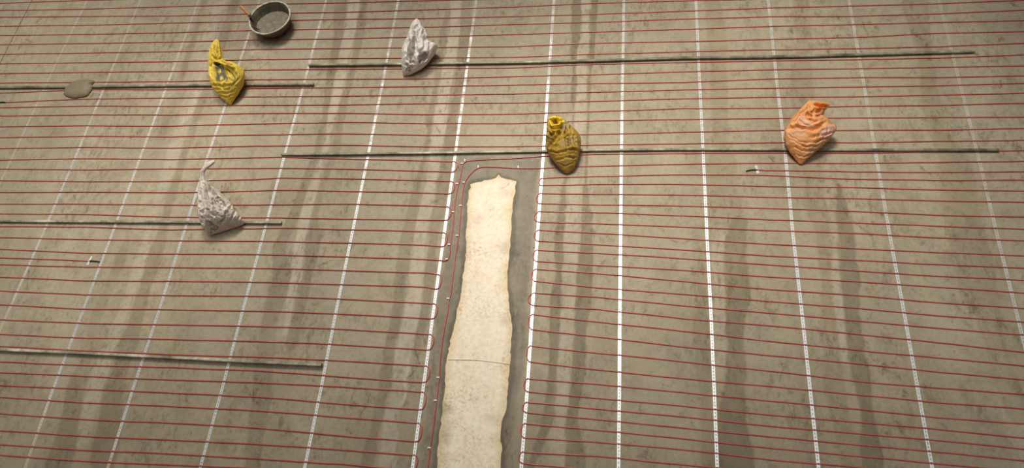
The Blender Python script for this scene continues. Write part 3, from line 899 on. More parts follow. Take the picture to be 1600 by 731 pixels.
# ------------------------------------------------------------------ nail clips beside the patch
NAILS = [(726.8, 251.8), (722.9, 255.9), (715.3, 287.4), (709.2, 331.6), (702.9, 382.4), (699.2, 405.2),
         (747.6, 261.9), (725.9, 285.4), (720.9, 321.6), (715.6, 368.5), (701.7, 466.6), (685.9, 589.8), (681.7, 625.7), (672.2, 699.6), (810, 262.5)]
NL = ['on the outer cable bend, topmost', 'on the outer cable bend, just below the topmost', 'on the outer cable, level with the top of the cream patch',
      'on the outer cable, second below the bend', 'on the outer cable, third below the bend', 'where the outer cable turns left',
      'on the inner cable bend, right end of the curve', 'on the inner cable, lower end of the curve', 'on the inner cable, first below the curve',
      'on the inner cable, second below the curve', 'on the inner cable, level with the narrow waist of the patch', 'on the inner cable, below the joint across the patch',
      'on the inner cable, second from the bottom', 'on the inner cable, lowest', 'on the inner cable above the top right corner of the patch']
def nail_mesh():
    bm = bmesh.new()
    # saddle: half ring over the cable, with a foot and a nail head
    n = 8
    prev = None
    for sx in (-0.0035, 0.0035):
        pass
    ringa = []
    for i in range(n + 1):
        an = math.pi * i / n
        row = []
        for r_ in (CR + 0.0005, CR + 0.0024):
            for sx in (-0.0035, 0.0035):
                row.append(bm.verts.new((sx, -math.cos(an) * r_, math.sin(an) * r_ + CZ)))
        ringa.append(row)
    for a, c in zip(ringa[:-1], ringa[1:]):
        bm.faces.new((a[0], c[0], c[1], a[1])); bm.faces.new((a[2], a[3], c[3], c[2]))
        bm.faces.new((a[0], a[2], c[2], c[0])); bm.faces.new((a[1], c[1], c[3], a[3]))
    bm.faces.new((ringa[0][0], ringa[0][1], ringa[0][3], ringa[0][2])); bm.faces.new((ringa[-1][0], ringa[-1][2], ringa[-1][3], ringa[-1][1]))
    for (zc, rr_, dp) in ((0.0035, 0.0042, 0.007), (0.0085, 0.0048, 0.003)):
        r = bmesh.ops.create_cone(bm, cap_ends=True, segments=12, radius1=rr_, radius2=rr_ * 0.85, depth=dp)
        bmesh.ops.translate(bm, verts=r['verts'], vec=(0, CR + 0.0060, zc))
    me = bpy.data.meshes.new('nail_clip'); bm.to_mesh(me); bm.free(); me.materials.append(m_pin)
    return me
nm_ = nail_mesh()
for k, ((x, y), lb) in enumerate(zip(NAILS, NL)):
    o = link('nail_clip', nm_)
    p = P(x, y)
    o.location = (p[0], p[1], 0)
    o.rotation_euler = (0, 0, math.radians(90 if k not in (0, 6, 14) else 10))
    o.scale = (1.05, 1.05, 1.0)
    tag(o, 'small white nail clip ' + lb, 'cable clip', 'white nail clips beside the cream patch')

# ------------------------------------------------------------------ tubes
TZ = 2 * CR + ST + 0.0012      # tubes lie on the cables
RODS = []
def steel_tube(px, w, h, label, mat=None):
    hw = w / 2
    c = [P(x, y, TZ + h / 2) for x, y in px]
    c = [c[0]] + [a + (b2 - a) * t for a, b2 in zip(c[:-1], c[1:]) for t in (0.25, 0.5, 0.75, 1.0)]
    V = []; Fc = []
    m = len(c)
    bev = h * 0.18; th = 0.0018
    prof_o = [(-hw + bev, -h / 2), (hw - bev, -h / 2), (hw, -h / 2 + bev), (hw, h / 2 - bev), (hw - bev, h / 2), (-hw + bev, h / 2), (-hw, h / 2 - bev), (-hw, -h / 2 + bev)]
    prof_i = [(x * (hw - th) / hw, z * (h / 2 - th) / (h / 2)) for x, z in prof_o]
    n = 8
    for i, p in enumerate(c):
        a = c[max(0, i - 1)]; b2 = c[min(m - 1, i + 1)]
        t = (b2 - a); t /= np.linalg.norm(t)
        s = np.cross(t, [0, 0, 1]); s /= np.linalg.norm(s)
        for (x, z) in prof_o: V.append(p + s * x + np.array([0, 0, z]))
    for i in range(m - 1):
        for k in range(n):
            k2 = (k + 1) % n
            Fc.append((i * n + k, i * n + k2, (i + 1) * n + k2, (i + 1) * n + k))
    # open ends: rim, inner wall, floor of the bore
    for e, sg in ((0, 1), (m - 1, -1)):
        p = c[e]; q = c[e + sg]
        t = (q - p); t /= np.linalg.norm(t)
        s = np.cross(t * sg, [0, 0, 1]); s /= np.linalg.norm(s)
        b0 = len(V)
        for (x, z) in prof_i: V.append(p + s * x + np.array([0, 0, z]))
        for (x, z) in prof_i: V.append(p + t * 0.05 + s * x + np.array([0, 0, z]))
        for k in range(n):
            k2 = (k + 1) % n
            f1 = (e * n + k, b0 + k, b0 + k2, e * n + k2); f2 = (b0 + k, b0 + n + k, b0 + n + k2, b0 + k2)
            Fc += [f1, f2] if sg == 1 else [f1[::-1], f2[::-1]]
        cap = tuple(b0 + n + k for k in range(n))
        Fc.append(cap)
    o = mesh_obj('steel_tube', V, Fc, mat or m_tube, smooth=False)
    tag(o, label, 'steel tube', 'thin steel tubes laid over the cables')
    RODS.append([(p[0], p[1]) for p in c])
    return o
steel_tube([(482, 101.5), (534, 101.2), (667, 99.6), (801, 97.8), (934, 94.6), (1068, 90.6), (1201, 89.0), (1335, 85.6), (1523, 80.0)], 0.021, 0.016,
           'long thin dirty steel tube under the upper white sack, spanning the upper right half')
steel_tube([(-60, 137.6), (0, 136.6), (133, 135.4), (267, 133.4), (380, 132.2), (490, 131.6)], 0.021, 0.016,
           'thin dirty steel tube under the mortar lump and the bright yellow sack')
steel_tube([(439.5, 241.3), (534, 240.6), (667, 239.0), (801, 237.0), (934, 234.6), (1068, 233.2), (1201, 233.4), (1335, 234.2), (1466, 234.3), (1561, 234.4)], 0.018, 0.014,
           'long thin steel tube under the olive yellow sack and the orange sack')
steel_tube([(-70, 345.0), (0, 345.4), (133, 346.2), (267, 346.8), (353, 347.4), (440, 347.6)], 0.018, 0.014,
           'thin pale-dusted steel tube under the lower white sack', m_tube_pale)
steel_tube([(-70, 542.5), (0, 546.2), (133, 551.8), (267, 558.6), (400, 565.6), (503, 570.3)], 0.020, 0.021,
           'steel tube with white paint flakes near the bottom left, carrying no sack', m_tube_pale)

# ------------------------------------------------------------------ sacks
def rod_height(x, y):
    z = np.full(np.shape(x), 2 * CR + ST + 0.001)
    for r_ in RODS:
        d, _ = polyd(np.asarray(x), np.asarray(y), [(a[0], a[1], 0) for a in r_])
        z = np.maximum(z, 0.0275 * np.exp(-(np.maximum(d - 0.012, 0) / 0.02) ** 2))
    return z

def proj(v):
    d = (v - np.array([0, 0, H])) @ R          # camera coordinates
    return 800 + F * d[:, 0] / -d[:, 2], 365.5 - F * d[:, 1] / -d[:, 2]

def build_sack(rings, base_col, prints_and_shade, label, seed, fold=1.0, folds=(), dents=(), threads=(), dirt=0.3, thread_mat=None, sharp=9, nk=0.55):
    # smooth the ring data along the sack
    data = [np.array(r_, float) for r_ in rings]
    dense = catmull(data, 12)
    NS = 150
    cen = []; ax = []
    for r_ in dense:
        z = max(r_[4], 0.004)
        A = P(r_[0], r_[1], z); B = P(r_[2], r_[3], z)
        cen.append((A + B) / 2); ax.append((B - A) / 2)
    m = len(dense)
    V = np.zeros((m, NS, 3)); S0 = np.zeros((m, NS)); TH = np.zeros((m, NS))
    L = np.concatenate([[0], np.cumsum([np.linalg.norm(cen[i + 1] - cen[i]) for i in range(m - 1)])]); L /= L[-1]
    th = np.linspace(0, 2 * np.pi, NS, endpoint=False)
    rs = np.random.RandomState(seed)
    ph = rs.rand(12) * 6.28
    # creases run from the gathered neck down the body and fade; others follow the bottom seam
    for i in range(m):
        t = cen[min(m - 1, i + 1)] - cen[max(0, i - 1)]
        t /= np.linalg.norm(t)
        u = np.cross(ax[i] / (np.linalg.norm(ax[i]) + 1e-9), t)
        if u[2] < 0: u = -u
        u /= np.linalg.norm(u)
        vert = np.array([0, 0, 1.0])
        k = min(1.0, L[i] * 1.6)
        u = vert * (1 - k) + u * k; u /= np.linalg.norm(u)
        bb = max(dense[i][5], 0.003)
        s = L[i]
        amp = fold * (0.035 + 0.15 * max(0, (s - 0.35) / 0.65) ** 1.2)
        tw = 2.2 * s
        f1 = 1 - np.abs(np.sin(2.5 * th + ph[0] + tw + 0.8 * np.sin(3 * s + ph[1]))) ** 0.7
        f2 = 1 - np.abs(np.sin(4.5 * th + ph[2] - 1.5 * s + 0.7 * np.sin(5 * s + ph[3]))) ** 0.7
        f3 = np.sin(sharp * th + ph[4] + 3 * s)
        nse = fbm(th * 1.9 + seed * 3, np.full(NS, s * 7.0), seed, 4) - 0.5
        seam = np.sin(s * 46 + 2.2 * np.cos(th + ph[5]) + 3 * noise2(th * 1.2, np.full(NS, s * 3.0), seed + 9)) * 0.016 * np.exp(-((s - 0.22) / 0.2) ** 2)
        rad = 1 + amp * (0.75 * (f1 - 0.45) + 0.4 * (f2 - 0.4) + 0.12 * f3) + 0.12 * nse * fold + seam * fold
        # fat cross-section with a rounded-box feeling
        cx = np.sign(np.cos(th)) * np.abs(np.cos(th)) ** 0.9
        sx = np.sign(np.sin(th)) * np.abs(np.sin(th)) ** 0.9
        V[i] = cen[i] + (cx * rad)[:, None] * ax[i] + (sx * rad * bb)[:, None] * u
        S0[i] = s; TH[i] = th
    # deeper folded-in pockets where the mouth is gathered
    co = V.reshape(-1, 3)
    cc = np.repeat(np.array(cen), NS, 0)
    nrm = co - cc; nrm /= np.linalg.norm(nrm, axis=1)[:, None] + 1e-9
    nrm = nrm * 0.6 + np.array([0, 0, 0.6])
    qx, qy = proj(co)
    tops = np.clip(np.sin(TH.ravel()) * 2.5 + 0.8, 0, 1)
    hh = np.zeros(len(co))
    wx_ = qx + (noise2(qx / 4, qy / 4, seed) - 0.5) * 3.0; wy_ = qy + (noise2(qx / 4 + 9, qy / 4, seed + 1) - 0.5) * 3.0
    for pts_, depth, wd in folds:
        d, tt = polyd(wx_, wy_, [(q[0], q[1], i) for i, q in enumerate(pts_)])
        tt = tt / (len(pts_) - 1)
        taper = np.clip(np.minimum(tt, 1 - tt) * 6 + 0.25, 0, 1)
        # narrow valley with a soft raised lip on each side
        g = np.exp(-(d / wd) ** 2) * 1.25 - 0.4 * np.exp(-((d - 2.0 * wd) / (1.1 * wd)) ** 2)
        hh -= depth * g * taper
    for poly_, depth, wd in dents:
        mk = inpoly(wx_, wy_, poly_)
        d, _ = polyd(wx_, wy_, [(q[0], q[1], 0) for q in poly_] + [(poly_[0][0], poly_[0][1], 0)])
        hh -= np.where(mk, np.clip(d / wd, 0, 1), 0) * depth
        hh += 0.35 * depth * np.exp(-(np.where(mk, 0, d) / wd) ** 2) * (~mk)
    # fine crumpling of the stiff cloth
    cr1 = np.abs(fbm(qx / 7.0, qy / 4.5, seed + 3, 4) - 0.5) * 2
    cr2 = np.abs(fbm(qx / 3.5 + qy / 9.0, qy / 6.0, seed + 4, 3) - 0.5) * 2
    hh += (0.35 - cr1) * 0.0042 * fold + (0.35 - cr2) * 0.0018 * fold
    co = co + nrm * (hh * tops)[:, None]
    zf = rod_height(co[:, 0], co[:, 1])
    co[:, 2] = np.maximum(co[:, 2], zf + 0.001)
    V = [tuple(p) for p in co]
    Fc = []
    for i in range(m - 1):
        for k in range(NS):
            k2 = (k + 1) % NS
            Fc.append((i * NS + k, i * NS + k2, (i + 1) * NS + k2, (i + 1) * NS + k))
    Fc.append(tuple(range(NS - 1, -1, -1)))
    Fc.append(tuple((m - 1) * NS + k for k in range(NS)))
    o = mesh_obj('sand_sack', V, Fc, m_sack)
    bm = bmesh.new(); bm.from_mesh(o.data); bmesh.ops.recalc_face_normals(bm, faces=bm.faces); bm.to_mesh(o.data); bm.free()
    n_ = len(co)
    c = np.ones((n_, 3)) * s2l(base_col)
    S1 = S0.ravel(); T1 = TH.ravel()
    # cement dust on the cloth
    dn = fbm(T1 * 2.5, S1 * 9, seed + 5, 4)
    k = (np.clip((dn - 0.5) * 5, 0, 1) * dirt)[:, None]
    c = c * (1 - k) + s2l('#9a8e78') * k
    px, py = proj(co)
    topside = (np.sin(T1) > -0.35)
    for (kind, args, colr, a) in prints_and_shade:  # print, plus shade of folds and hollows painted into the cloth
        if kind == 'poly':
            mk = inpoly(px, py, args) & topside
            dd, _ = polyd(px, py, [(q[0], q[1], 0) for q in args] + [(args[0][0], args[0][1], 0)])
            mm = np.where(mk, np.clip(dd / 0.8, 0, 1), 0)
        elif kind == 'line':
            pts_, wd = args
            dd, _ = polyd(px, py, [(q[0], q[1], 0) for q in pts_])
            mm = np.clip((wd - dd) / 0.6 + 0.5, 0, 1) * topside
        else:                      # speckled ornament in a region
            pts_, thr, sc_ = args
            mk = inpoly(px, py, pts_) & topside
            nz = noise2(px / sc_, py / sc_, seed + 17)
            mm = mk * np.clip((nz - thr) / 0.12, 0, 1)
        mm = (mm * a)[:, None]
        c = c * (1 - mm) + s2l(colr) * mm
    set_col(o.data, c)
    tag(o, label, 'sack', 'small woven sacks holding the tubes down')
    for pts_, z0, z1 in threads:
        w = [P(x, y, z0 + (z1 - z0) * i / (len(pts_) - 1)) for i, (x, y) in enumerate(pts_)]
        v, f = tube(catmull(w, 4), 0.0016, 5)
        mesh_obj('thread', v, f, thread_mat or m_thread, o)
    return o

# bright yellow sack, upper left
build_sack([
 (358, 163.3, 361, 163.6, .012, .006), (346.5, 154, 366, 153, .045, .04), (337, 143, 373, 140, .075, .072), (330.5, 131, 379.3, 126, .095, .09),
 (328.8, 118, 381.3, 113.5, .105, .095), (328, 107, 375, 103.5, .12, .085), (327, 98, 358, 98.5, .15, .055), (326.8, 90, 347.5, 91.5, .175, .04),
 (328.2, 80, 345.2, 82, .195, .034), (331, 71.5, 344, 72.5, .215, .026), (336, 63.5, 342.3, 64.5, .23, .013), (338.5, 61.2, 340.3, 61.6, .235, .004)],
 '#e6c648', [
 ('poly', [(334, 97), (341, 96), (350, 103), (352, 112), (356, 122), (346, 128), (337, 127), (338, 115)], '#5b5a50', 0.95),
 ('poly', [(339, 111), (345, 107), (346, 113), (341, 116)], '#dcc35a', 1.0),
 ('poly', [(343, 121), (347, 117), (350, 124), (344, 126)], '#dcc35a', 1.0),
 ('line', ([(352, 107), (362, 114), (368, 123), (366, 127), (357, 121), (353, 127)], 0.9), '#65634f', 0.85),
 ('line', ([(355, 103), (364, 108), (371, 117), (370, 125), (363, 129)], 0.8), '#6d6a52', 0.7),
 ('line', ([(347, 96), (354, 99), (362, 101)], 1.2), '#7a5a34', 0.6),
 ('spk', ([(331, 76), (341, 74), (344, 92), (333, 94)], 0.62, 2.2), '#8a6f1e', 0.6)],
 'bright yellow woven sack with dark print and a tall upright neck, at the upper left', 11, 0.9,
 threads=[([(346, 79), (351, 82), (352, 87), (347, 90)], .19, .15)], dirt=0.18, thread_mat=m_ythread,
 dents=[([(336, 97), (351, 102), (366, 106), (371, 117), (370, 124), (361, 130), (339, 131), (334, 118)], .035, 4.0)],
 folds=[([(335, 72), (336.8, 84), (340, 93)], .012, 1.6), ([(330.5, 88), (340, 93), (346, 90)], .014, 1.5), ([(332, 133), (345, 135), (362, 133), (374, 122)], .012, 1.5),
  ([(338, 144), (356, 147), (372, 139)], .006, 1.1), ([(341, 149.5), (357, 152.5), (369, 146)], .006, 1.1), ([(334, 139), (352, 140.5), (375, 131)], .006, 1.1),
  ([(346, 155), (358, 157), (366, 152)], .005, 1.0), ([(345, 98), (352, 112), (356, 128)], .012, 1.6), ([(330, 100), (331, 115), (333, 128)], .012, 1.5), ([(353, 104), (363, 113), (368, 124)], .010, 1.3)])
# upper white sack
build_sack([
 (630, 118.8, 632, 118.6, .012, .005), (628.8, 111, 645, 113.5, .04, .032), (628, 99, 661, 102.5, .07, .065), (627.8, 85, 674, 87.5, .09, .085),
 (629.5, 75, 684.5, 73, .105, .08), (632, 69, 680.5, 68, .118, .072), (634.5, 63, 667, 61.5, .135, .066), (638, 55, 667, 55.5, .155, .055), (641, 46, 664.5, 47, .175, .045),
 (643.5, 38, 659, 38.5, .195, .035), (649, 31, 654, 31, .205, .015), (651, 29.5, 652.5, 29.5, .207, .004)],
 '#e6ddd4', [
 ('poly', [(636, 73), (648, 50), (650, 62), (648, 82), (643, 95), (635, 88)], '#7b6b5e', 0.75),  # dark left fold facet, its shade put into the cloth colour
 ('poly', [(655, 82), (663, 78), (670, 86), (664, 97), (654, 99), (651, 90)], '#7a6a5f', 0.85),
 ('spk', ([(630, 85), (646, 82), (652, 98), (640, 112), (631, 110)], 0.55, 2.4), '#6d6058', 0.6),
 ('line', ([(634.5, 110), (636, 106), (640, 106), (638, 110), (642, 111)], 0.9), '#5b5048', 0.85)],
 'grey-white woven sack with a folded-over top, standing on the upper long tube', 23, 0.6,
 threads=[([(673, 65), (674, 62), (674.5, 60)], .09, .11)], dirt=0.25,
 dents=[([(654, 83), (663, 79), (671, 86), (666, 96), (655, 99)], .018, 3.0)],
 folds=[([(645, 47), (648.8, 63), (649, 77), (653, 84)], 0.0180, 2.5), ([(663, 44), (665, 57), (663, 78)], 0.0132, 1.9), ([(653, 83), (658, 80), (663, 78)], 0.0120, 1.9),
  ([(653, 38), (649, 46), (642, 55)], 0.0108, 1.8), ([(660, 38), (662, 46), (661, 54)], 0.0084, 1.7), ([(672, 65), (672, 76), (670, 89)], 0.0072, 1.9), ([(640, 60), (636, 74), (634, 88)], 0.0096, 2.0),
  ([(655, 46), (655, 58), (657, 70)], 0.0060, 1.6), ([(634, 92), (640, 98), (650, 99)], 0.0054, 1.6), ([(630, 100), (640, 106), (652, 104)], 0.0048, 1.5)])
# olive yellow sack
build_sack([
 (885.3, 272, 887.3, 272, .012, .005), (877.5, 266, 894.5, 265.5, .035, .03), (868.5, 256, 899.5, 257, .06, .055), (860.5, 245, 904, 245, .08, .075),
 (854.5, 234, 906.5, 233, .095, .09), (852.2, 223, 907, 220.5, .11, .095), (852.5, 213, 904.5, 210, .13, .09), (854, 205, 898, 202, .15, .08),
 (855, 197, 890, 194.5, .17, .065), (855.5, 190, 883, 188, .185, .05), (858, 183.5, 877, 182.7, .2, .03), (864, 180.6, 871, 180.2, .205, .006)],
 '#b08c30', [
 ('poly', [(854, 183), (866, 180), (878, 182), (884, 190), (876, 200), (866, 205), (858, 196)], '#e9cc3c', 0.95),
 ('poly', [(862, 187), (868, 185), (872, 193), (865, 195)], '#7c5f18', 0.8),  # shaded inside of the mouth, painted dark
 ('poly', [(852, 212), (862, 206), (868, 210), (858, 222), (853, 222)], '#6a5a34', 0.65),
 ('poly', [(874, 200), (884, 190), (887, 194), (880, 205)], '#8f8a80', 0.6),
 ('line', ([(885, 212), (890, 211), (889, 216), (885, 217), (891, 219), (886, 222), (892, 224)], 0.9), '#4d3f22', 0.8),
 ('line', ([(888, 234), (896, 232), (897, 237), (890, 240), (890, 245), (898, 248)], 1.0), '#5c4a28', 0.7),
 ('poly', [(864, 236), (900, 231), (901, 236), (868, 241)], '#8a6722', 0.5),
 ('poly', [(876, 262), (886, 258), (893, 262), (887, 271)], '#c8a44a', 0.7)],
 'olive yellow woven sack with a bright frayed mouth, beside the cream patch', 35, 0.9,
 threads=[([(862, 200), (868, 206), (872, 212)], .19, .15), ([(857, 196), (863, 203), (862, 209)], .19, .16), ([(879, 207), (879, 212), (879, 216)], .19, .17),
          ([(866, 199), (871, 203), (875, 201)], .2, .19)], dirt=0.35, thread_mat=m_ythread,
 dents=[([(861, 187), (868, 183.5), (874, 187), (874, 195), (864, 197)], .05, 3.0)],
 folds=[([(885, 192), (884.7, 213), (887.7, 234)], .014, 1.8), ([(880, 196), (871, 212), (857, 231)], .018, 2.0), ([(855, 236), (872, 238.5), (893, 233), (906, 236)], .012, 1.6),
  ([(866, 251), (884, 246), (901, 247)], .009, 1.5), ([(874, 203), (872, 220), (868, 240)], .009, 1.6), ([(891, 198), (896, 212), (901, 226)], .010, 1.6), ([(858, 196), (866, 201), (876, 199), (883, 193)], .018, 1.6),
  ([(856, 207), (862, 211), (866, 207)], .02, 2.0), ([(866, 181), (870, 188), (878, 190)], .014, 1.4), ([(873, 256), (885, 259), (896, 255)], .007, 1.2), ([(859, 190), (859, 200), (863, 206)], .012, 1.4)])
# orange sack
build_sack([
 (1249, 256.3, 1254, 256.3, .014, .006), (1241.5, 246, 1262, 248, .04, .035), (1233.5, 235, 1275, 236.5, .065, .06), (1227.5, 223, 1290, 224, .09, .085),
 (1225.5, 211, 1303.5, 208.5, .105, .1), (1227.5, 201, 1303.5, 198, .12, .1), (1232.5, 190.5, 1296, 189, .145, .09), (1239, 182, 1287.5, 181, .165, .075),
 (1245.5, 174.5, 1286, 174.5, .185, .06), (1252, 167.5, 1291, 167.5, .2, .045), (1258.5, 161, 1294.5, 162, .21, .028), (1264, 156.8, 1284, 158.6, .215, .01)],
 '#eca86c', [
 ('poly', [(1228, 204), (1250, 200), (1262, 203), (1258, 212), (1240, 213), (1229, 212)], '#e8b592', 0.7),
 ('poly', [(1246, 182), (1254, 179), (1266, 190), (1274, 199), (1262, 200), (1248, 194)], '#e3b396', 0.75),
 ('poly', [(1283, 205), (1296, 192), (1304, 196), (1306, 208), (1294, 216), (1282, 220)], '#eec0ac', 0.85),
 ('poly', [(1270, 226), (1286, 221), (1280, 230), (1262, 244), (1256, 240)], '#cdb08a', 0.6),
 ('poly', [(1275, 158), (1294, 161), (1290, 170), (1280, 176), (1270, 168)], '#e98a3a', 0.8),
 ('line', ([(1299, 199), (1303, 199), (1303, 203), (1299, 203), (1299, 199)], 0.5), '#b5705a', 0.8),
 ('line', ([(1286, 209), (1292, 206), (1290, 211), (1296, 208), (1298, 205)], 0.6), '#8f5b4a', 0.6),
 ('line', ([(1277, 222), (1284, 217), (1290, 216)], 0.9), '#8f6a58', 0.6)],
 'plump orange woven sack on the middle tube at the right', 47, 1.0,
 threads=[([(1287, 160), (1288, 156), (1287.5, 153)], .21, .24), ([(1290, 161), (1292, 157), (1292, 154)], .21, .24), ([(1294, 161.5), (1296, 159), (1296.5, 156)], .21, .23)],
 dirt=0.12, thread_mat=m_ythread,
 dents=[([(1264, 174), (1272, 170), (1281, 171), (1284, 177), (1270, 181)], .022, 3.0)],
 folds=[([(1230, 202), (1243, 199), (1259, 200), (1271, 203), (1279, 198), (1291, 191)], .020, 2.6), ([(1257, 177), (1267, 181.5), (1279, 181), (1286, 178)], .015, 1.9),
  ([(1267, 162), (1253, 177), (1240, 194)], .014, 1.7), ([(1271, 161), (1279, 166.5), (1292, 166)], .022, 1.6), ([(1234, 217), (1259, 230), (1282, 227)], .007, 1.4), ([(1240, 230), (1259, 237), (1279, 235)], .007, 1.3),
  ([(1230, 210), (1251, 222), (1272, 224)], .006, 1.3), ([(1264, 215), (1284, 211), (1303, 207)], .012, 1.5), ([(1272, 223), (1286, 217), (1298, 215)], .012, 1.4), ([(1243, 241), (1256, 246), (1268, 241)], .006, 1.2),
  ([(1248, 187), (1256, 194), (1266, 197)], .009, 1.4), ([(1262, 186), (1270, 191), (1278, 190)], .010, 1.4), ([(1293, 199), (1292, 207), (1287, 213)], .010, 1.2)])
# lower white sack
build_sack([
 (329.5, 367.3, 381.5, 350.3, .022, .010), (323, 362, 379, 344.5, .055, .045), (316.5, 353, 374.5, 337, .08, .075), (312, 341, 368.5, 328, .095, .09),
 (310.8, 330, 361.5, 319, .11, .085), (310, 318, 352.5, 309, .13, .075), (310, 306, 343.5, 301, .15, .06), (311, 296, 335, 294, .17, .045),
 (312, 288, 325, 287, .185, .022), (313, 279, 320, 279, .2, .014), (313.3, 270, 319.3, 270, .215, .012), (315.5, 263, 322.5, 264.5, .225, .013),
 (320.5, 256.5, 328.5, 260, .232, .014), (327.5, 252, 334.5, 254.5, .235, .011), (334.5, 250, 336, 251.2, .235, .004)],
 '#d8ccbf', [
 ('spk', ([(325, 320), (338, 308), (348, 318), (352, 330), (345, 352), (332, 362), (326, 345)], 0.58, 2.0), '#5e5246', 0.75),
 ('spk', ([(336, 304), (346, 309), (356, 320), (352, 324), (340, 316)], 0.45, 2.2), '#5e5246', 0.7),
 ('line', ([(337, 310), (341, 307), (345, 310), (342, 314), (338, 313)], 0.7), '#5b5046', 0.8),
 ('line', ([(333, 331), (337, 329), (339, 334), (335, 338), (333, 334)], 0.8), '#5b5046', 0.8),
 ('line', ([(333, 356), (337, 352), (341, 355), (337, 360), (333, 358)], 0.8), '#5b5046', 0.75),
 ('line', ([(325, 322), (328, 340), (330, 365)], 0.8), '#6a4a36', 0.8),
 ('poly', [(318, 287), (326, 286), (336, 296), (342, 306), (332, 304), (322, 298)], '#8a7865', 0.6),
 ('poly', [(314, 338), (324, 330), (327, 350), (322, 356)], '#a08672', 0.45),
 ('line', ([(352, 340), (360, 328), (367, 326)], 0.9), '#6c6053', 0.6), ('line', ([(362, 318), (366, 325), (372, 331)], 1.0), '#6c6053', 0.6)],
 'grey-white patterned sack with a long twisted neck, on the left middle tube', 59, 0.8,
 threads=[([(318, 284), (328, 281), (334, 278)], .19, .17), ([(320, 285), (332, 284), (343, 284.5)], .19, .16), ([(334, 251), (338, 252), (341, 255)], .23, .21),
          ([(312, 292), (310, 303), (313, 312)], .18, .16), ([(311, 300), (318, 306), (323, 313), (317, 322)], .17, .17)], dirt=0.3,
 folds=[([(319.5, 288), (325.5, 320), (329.5, 364)], .026, 1.9), ([(328, 289), (336, 303), (347, 322)], .014, 2.0), ([(363, 320), (355, 330), (348, 348)], .014, 1.5), ([(368, 327), (362.8, 340), (352, 353)], .012, 1.4),
  ([(375, 337), (367, 354)], .008, 1.3), ([(313, 300), (314, 318), (311, 332)], .012, 1.4), ([(333, 306), (336, 322), (334, 340)], .012, 1.7), ([(343, 312), (352, 318), (360, 319)], .008, 1.3),
  ([(340, 334), (346, 340), (344, 352)], .008, 1.4), ([(315, 262), (316.5, 272), (315, 284)], .005, 1.0)],
 dents=[([(314, 330), (320, 326), (323, 345), (319, 355), (315, 345)], .016, 3.0)])

# ------------------------------------------------------------------ basin with mortar and trowel
def lathe(prof, n=64, wob=0.0, seed=0):
    V = []; Fc = []
    for i, (r_, z) in enumerate(prof):
        for k in range(n):
            an = 2 * math.pi * k / n
            w = 1 + wob * (float(noise2(k / n * 12, i * 0.6, seed)) - 0.5)
            V.append((r_ * w * math.cos(an), r_ * w * math.sin(an), z))
    for i in range(len(prof) - 1):
        for k in range(n):
            k2 = (k + 1) % n
            Fc.append((i * n + k, i * n + k2, (i + 1) * n + k2, (i + 1) * n + k))
    return V, Fc
BZ0 = 2 * CR + ST + 0.0008
RIMZ = 0.125
bc = P(421.0, 27.0, RIMZ)
def edge_r(px, py): return float(np.hypot(*(P(px, py, RIMZ) - bc)[:2]))
BR = 0.5 * (edge_r(387.5, 33) + edge_r(452.5, 19))
basin = empty('mortar_basin', (bc[0], bc[1], 0))
tag(basin, 'round dark basin of wet mortar with a pale crusted rim, at the top left', 'basin')
rb = BR * 0.66
prof = [(0.001, BZ0), (rb * 0.6, BZ0), (rb, BZ0), (rb * 1.06, BZ0 + 0.006), (BR * 0.80, BZ0 + 0.035), (BR * 0.91, BZ0 + 0.075), (BR * 0.965, RIMZ - 0.008),
        (BR * 0.93, RIMZ - 0.008), (BR * 0.88, BZ0 + 0.075), (BR * 0.77, BZ0 + 0.037), (rb * 1.02, BZ0 + 0.012), (0.001, BZ0 + 0.006)]
v, f = lathe(prof)
mesh_obj('bowl', v, f, m_basin, basin)
prof = []
for k in range(13):
    an = 2 * math.pi * k / 12
    prof.append((BR * 0.97 + 0.0075 * math.cos(an), RIMZ - 0.004 + 0.006 * math.sin(an)))
v, f = lathe(prof, 96, 0.02, 3)
s = mesh_obj('rim', v, f, m_rim, basin); s['label'] = 'pale cement-crusted rolled rim'
# mortar fill: heaped towards the near right side
V = []; Fc = []
nr, na = 26, 72
rm = BR * 0.85
for i in range(nr + 1):
    for k in range(na):
        r_ = rm * i / nr; an = 2 * math.pi * k / na
        x, y = r_ * math.cos(an), r_ * math.sin(an)
        z = 0.062 - 0.10 * (y * 0.9 - x * 0.3) + 0.010 * (float(fbm(x * 18 + 5, y * 18 + 5, 2, 4)) - 0.5) + 0.004 * (float(noise2(x * 60, y * 60, 4)) - 0.5)
        t = i / nr
        z = z if t < 0.93 else z - 0.0
        V.append((x, y, z))
for i in range(nr):
    for k in range(na):
        k2 = (k + 1) % na
        Fc.append((i * na + k, (i + 1) * na + k, (i + 1) * na + k2, i * na + k2))
ob = mesh_obj('wet_mortar', V, Fc, m_mortar)
# trim the mortar to the inner wall
wall_r = lambda z: float(np.interp(z, [BZ0 + 0.012, BZ0 + 0.037, BZ0 + 0.075, RIMZ - 0.008], [rb * 1.02, BR * 0.77, BR * 0.88, BR * 0.93])) - 0.001
for vtx in ob.data.vertices:
    r_ = math.hypot(vtx.co.x, vtx.co.y); w_ = wall_r(vtx.co.z)
    if r_ > w_ * 0.98:
        vtx.co.x *= w_ * 0.98 / r_; vtx.co.y *= w_ * 0.98 / r_
ob.parent = basin
ob['label'] = 'grey wet mortar'
